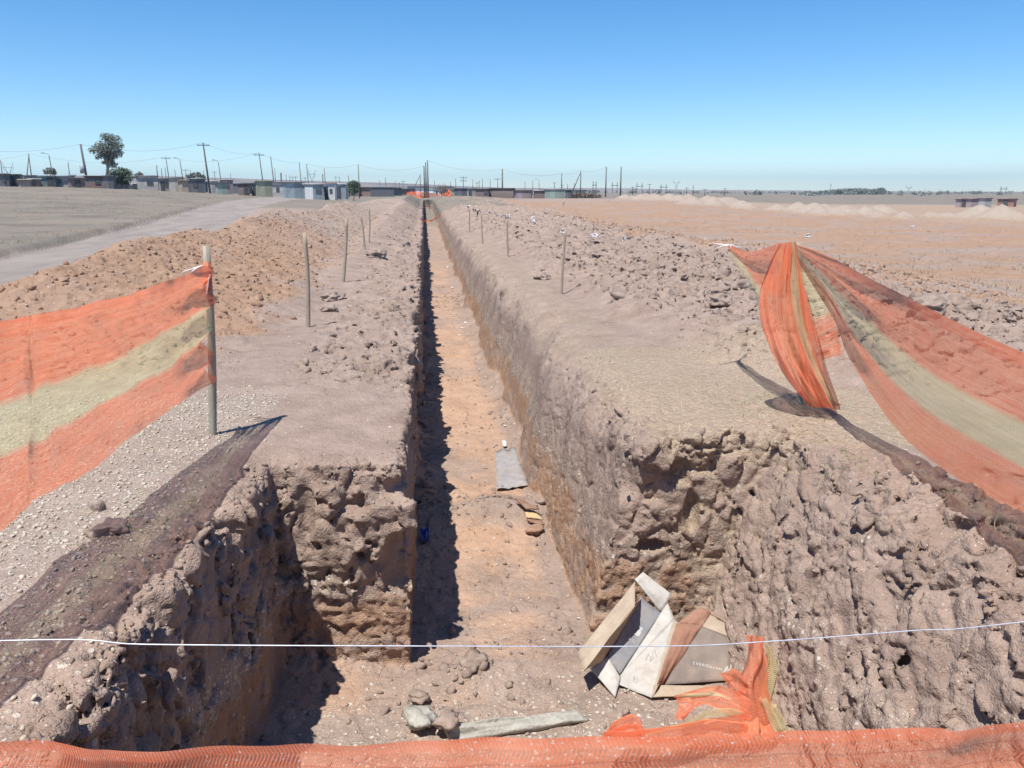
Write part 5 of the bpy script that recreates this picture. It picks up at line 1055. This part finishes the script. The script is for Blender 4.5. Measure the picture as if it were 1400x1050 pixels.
e = empty('t', (0, 0, 0)); DRY = leaf_mat('dry_brush', (.16, .125, .10), (.26, .21, .17)); lo = leaves('dry_brush', cl, 2500, .18, DRY, e); lo.parent = None; bpy.data.objects.remove(e); tag(lo, 'dry brush beside the strutted right pole', 'brush', kind='stuff')
# far roofs of the township as a carpet nobody could count
m = MB()
for i in range(420):
    D = random.uniform(200, 800) if i < 330 else random.uniform(500, 1100); px = random.uniform(-30, 620) if i < 330 else random.uniform(620, 820); g = far(px, 262, D); z = ground_z(g.x, g.y); w = random.uniform(3, 6); hh = random.uniform(1.9, 2.6)
    ry = random.uniform(-.5, .5); m.box((g.x, g.y, z+hh/2), (w, random.uniform(3, 5), hh), ry); m.box((g.x, g.y, z+hh+.07), (w+.4, 5.2, .12), ry)
def far_roof_mat():
    mm, nt, out = new_mat('far_roofs'); g = NG(nt); P = g.pos(); s = g.n('ShaderNodeNewGeometry'); rn_ = s.outputs['Random Per Island']
    r = g.n('ShaderNodeValToRGB'); cr = r.color_ramp; cr.interpolation = 'CONSTANT'; cr.elements[0].color = C4(.16, .12, .11); cr.elements[1].position = .3; cr.elements[1].color = C4(.27, .25, .25)
    for p_, c_ in ((.5, C4(.22, .15, .12)), (.68, C4(.34, .33, .34)), (.82, C4(.7, .7, .7)), (.9, C4(.12, .12, .13))): e_ = cr.elements.new(p_); e_.color = c_
    g.set(r.inputs[0], rn_); bsdf(g, out, r.outputs[0], .6, None, .3); return mm
lo = m.build('distant_shacks', far_roof_mat()); tag(lo, 'carpet of distant shacks behind the first row', 'shacks', kind='stuff')
# low hills on the skyline
def hill(name, pts, D, mat, thick=500):
    V = []; F = []; n = len(pts); xs = np.linspace(pts[0][0], pts[-1][0], 160); hs = np.interp(xs, [p[0] for p in pts], [p[1] for p in pts])
    for i, (x, y) in enumerate(zip(xs, hs)):
        y = y+.5*mnoise.noise(Vector((x*.03, D, 0)))
        t = far(x, y, D); d = Vector((t.x, t.y, 0)).normalized()
        for k, (dr, zz) in enumerate(((-thick, -8), (-thick*.5, t.z*.45), (-thick*.2, t.z*.85), (0, t.z), (thick*.4, t.z*.9), (thick, -8))):
            q_ = d*(D+dr); V.append((q_.x, q_.y, zz))
    for i in range(159):
        for k in range(5): F.append((i*6+k, (i+1)*6+k, (i+1)*6+k+1, i*6+k+1))
    return tag(link(name, np_mesh(name, np.array(V), np.array(F), mat)), kind='structure')
HILL = simple('far_hill', (.15, .12, .105), (.27, .22, .19), .012, .95, .2, 1, .1, obj=False)
HILL2 = simple('far_plain', (.20, .155, .125), (.34, .27, .215), .006, .95, .2, 1, .1, (1, 3, 1), obj=False)
hill('hills', [(-500, 241), (0, 240), (200, 240), (300, 243), (345, 244.5), (420, 247), (480, 248.5), (540, 250), (620, 254), (700, 257), (800, 257.5)], 1700, HILL)
hill('hills', [(600, 257), (760, 256.8), (850, 257.2), (950, 259.5), (1060, 260.2), (1200, 261), (1285, 262), (1300, 262), (1420, 262), (1900, 261)], 2600, HILL2, 800)
print('far', time.time()-T0)

# ------------------------------------------------------------------ haze, sun, sky
hz = MB().box((0, 1500, 58), (7000, 7600, 126)); m, nt, out = new_mat('haze'); g = NG(nt); vp = g.n('ShaderNodeVolumePrincipled')
vp.inputs['Color'].default_value = C4(.55, .80, 1.0); vp.inputs['Density'].default_value = .0002; vp.inputs['Anisotropy'].default_value = .2; nt.links.new(vp.outputs[0], out.inputs['Volume'])
ho = hz.build('haze', m); tag(ho, kind='stuff')
SUN = Vector((.27, .36, -1)).normalized(); EL = math.asin(-SUN.z); AZ = math.atan2(-SUN.x, -SUN.y)
sd = bpy.data.lights.new('sun', 'SUN'); sd.energy = 4.7; sd.angle = math.radians(.53); sd.color = (1, .955, .88); so = link('sun', sd, None, (0, 0, 200)); so.rotation_euler = SUN.to_track_quat('-Z', 'Y').to_euler()
w = bpy.data.worlds.new('World'); scene.world = w; w.use_nodes = True; nt = w.node_tree; nt.nodes.clear(); g = NG(nt)
sky = g.n('ShaderNodeTexSky', sky_type='NISHITA'); sky.sun_disc = False; sky.sun_elevation = EL; sky.sun_rotation = AZ; sky.altitude = 2300; sky.air_density = 1.0; sky.dust_density = .05; sky.ozone_density = 1.6
hs = g.n('ShaderNodeHueSaturation'); hs.inputs['Saturation'].default_value = 1.36; nt.links.new(sky.outputs[0], hs.inputs['Color'])
bg = g.n('ShaderNodeBackground'); nt.links.new(hs.outputs[0], bg.inputs[0]); bg.inputs[1].default_value = .118; wo = g.n('ShaderNodeOutputWorld'); nt.links.new(bg.outputs[0], wo.inputs[0])
vs = scene.view_settings; vs.view_transform = 'Standard'; vs.look = 'None'; vs.gamma = 1; vs.exposure = 0.52; vs.use_curve_mapping = False
scene.cycles.transparent_max_bounces = 24; scene.cycles.max_bounces = 6; scene.cycles.diffuse_bounces = 3; scene.cycles.volume_bounces = 0
print('script', time.time()-T0)
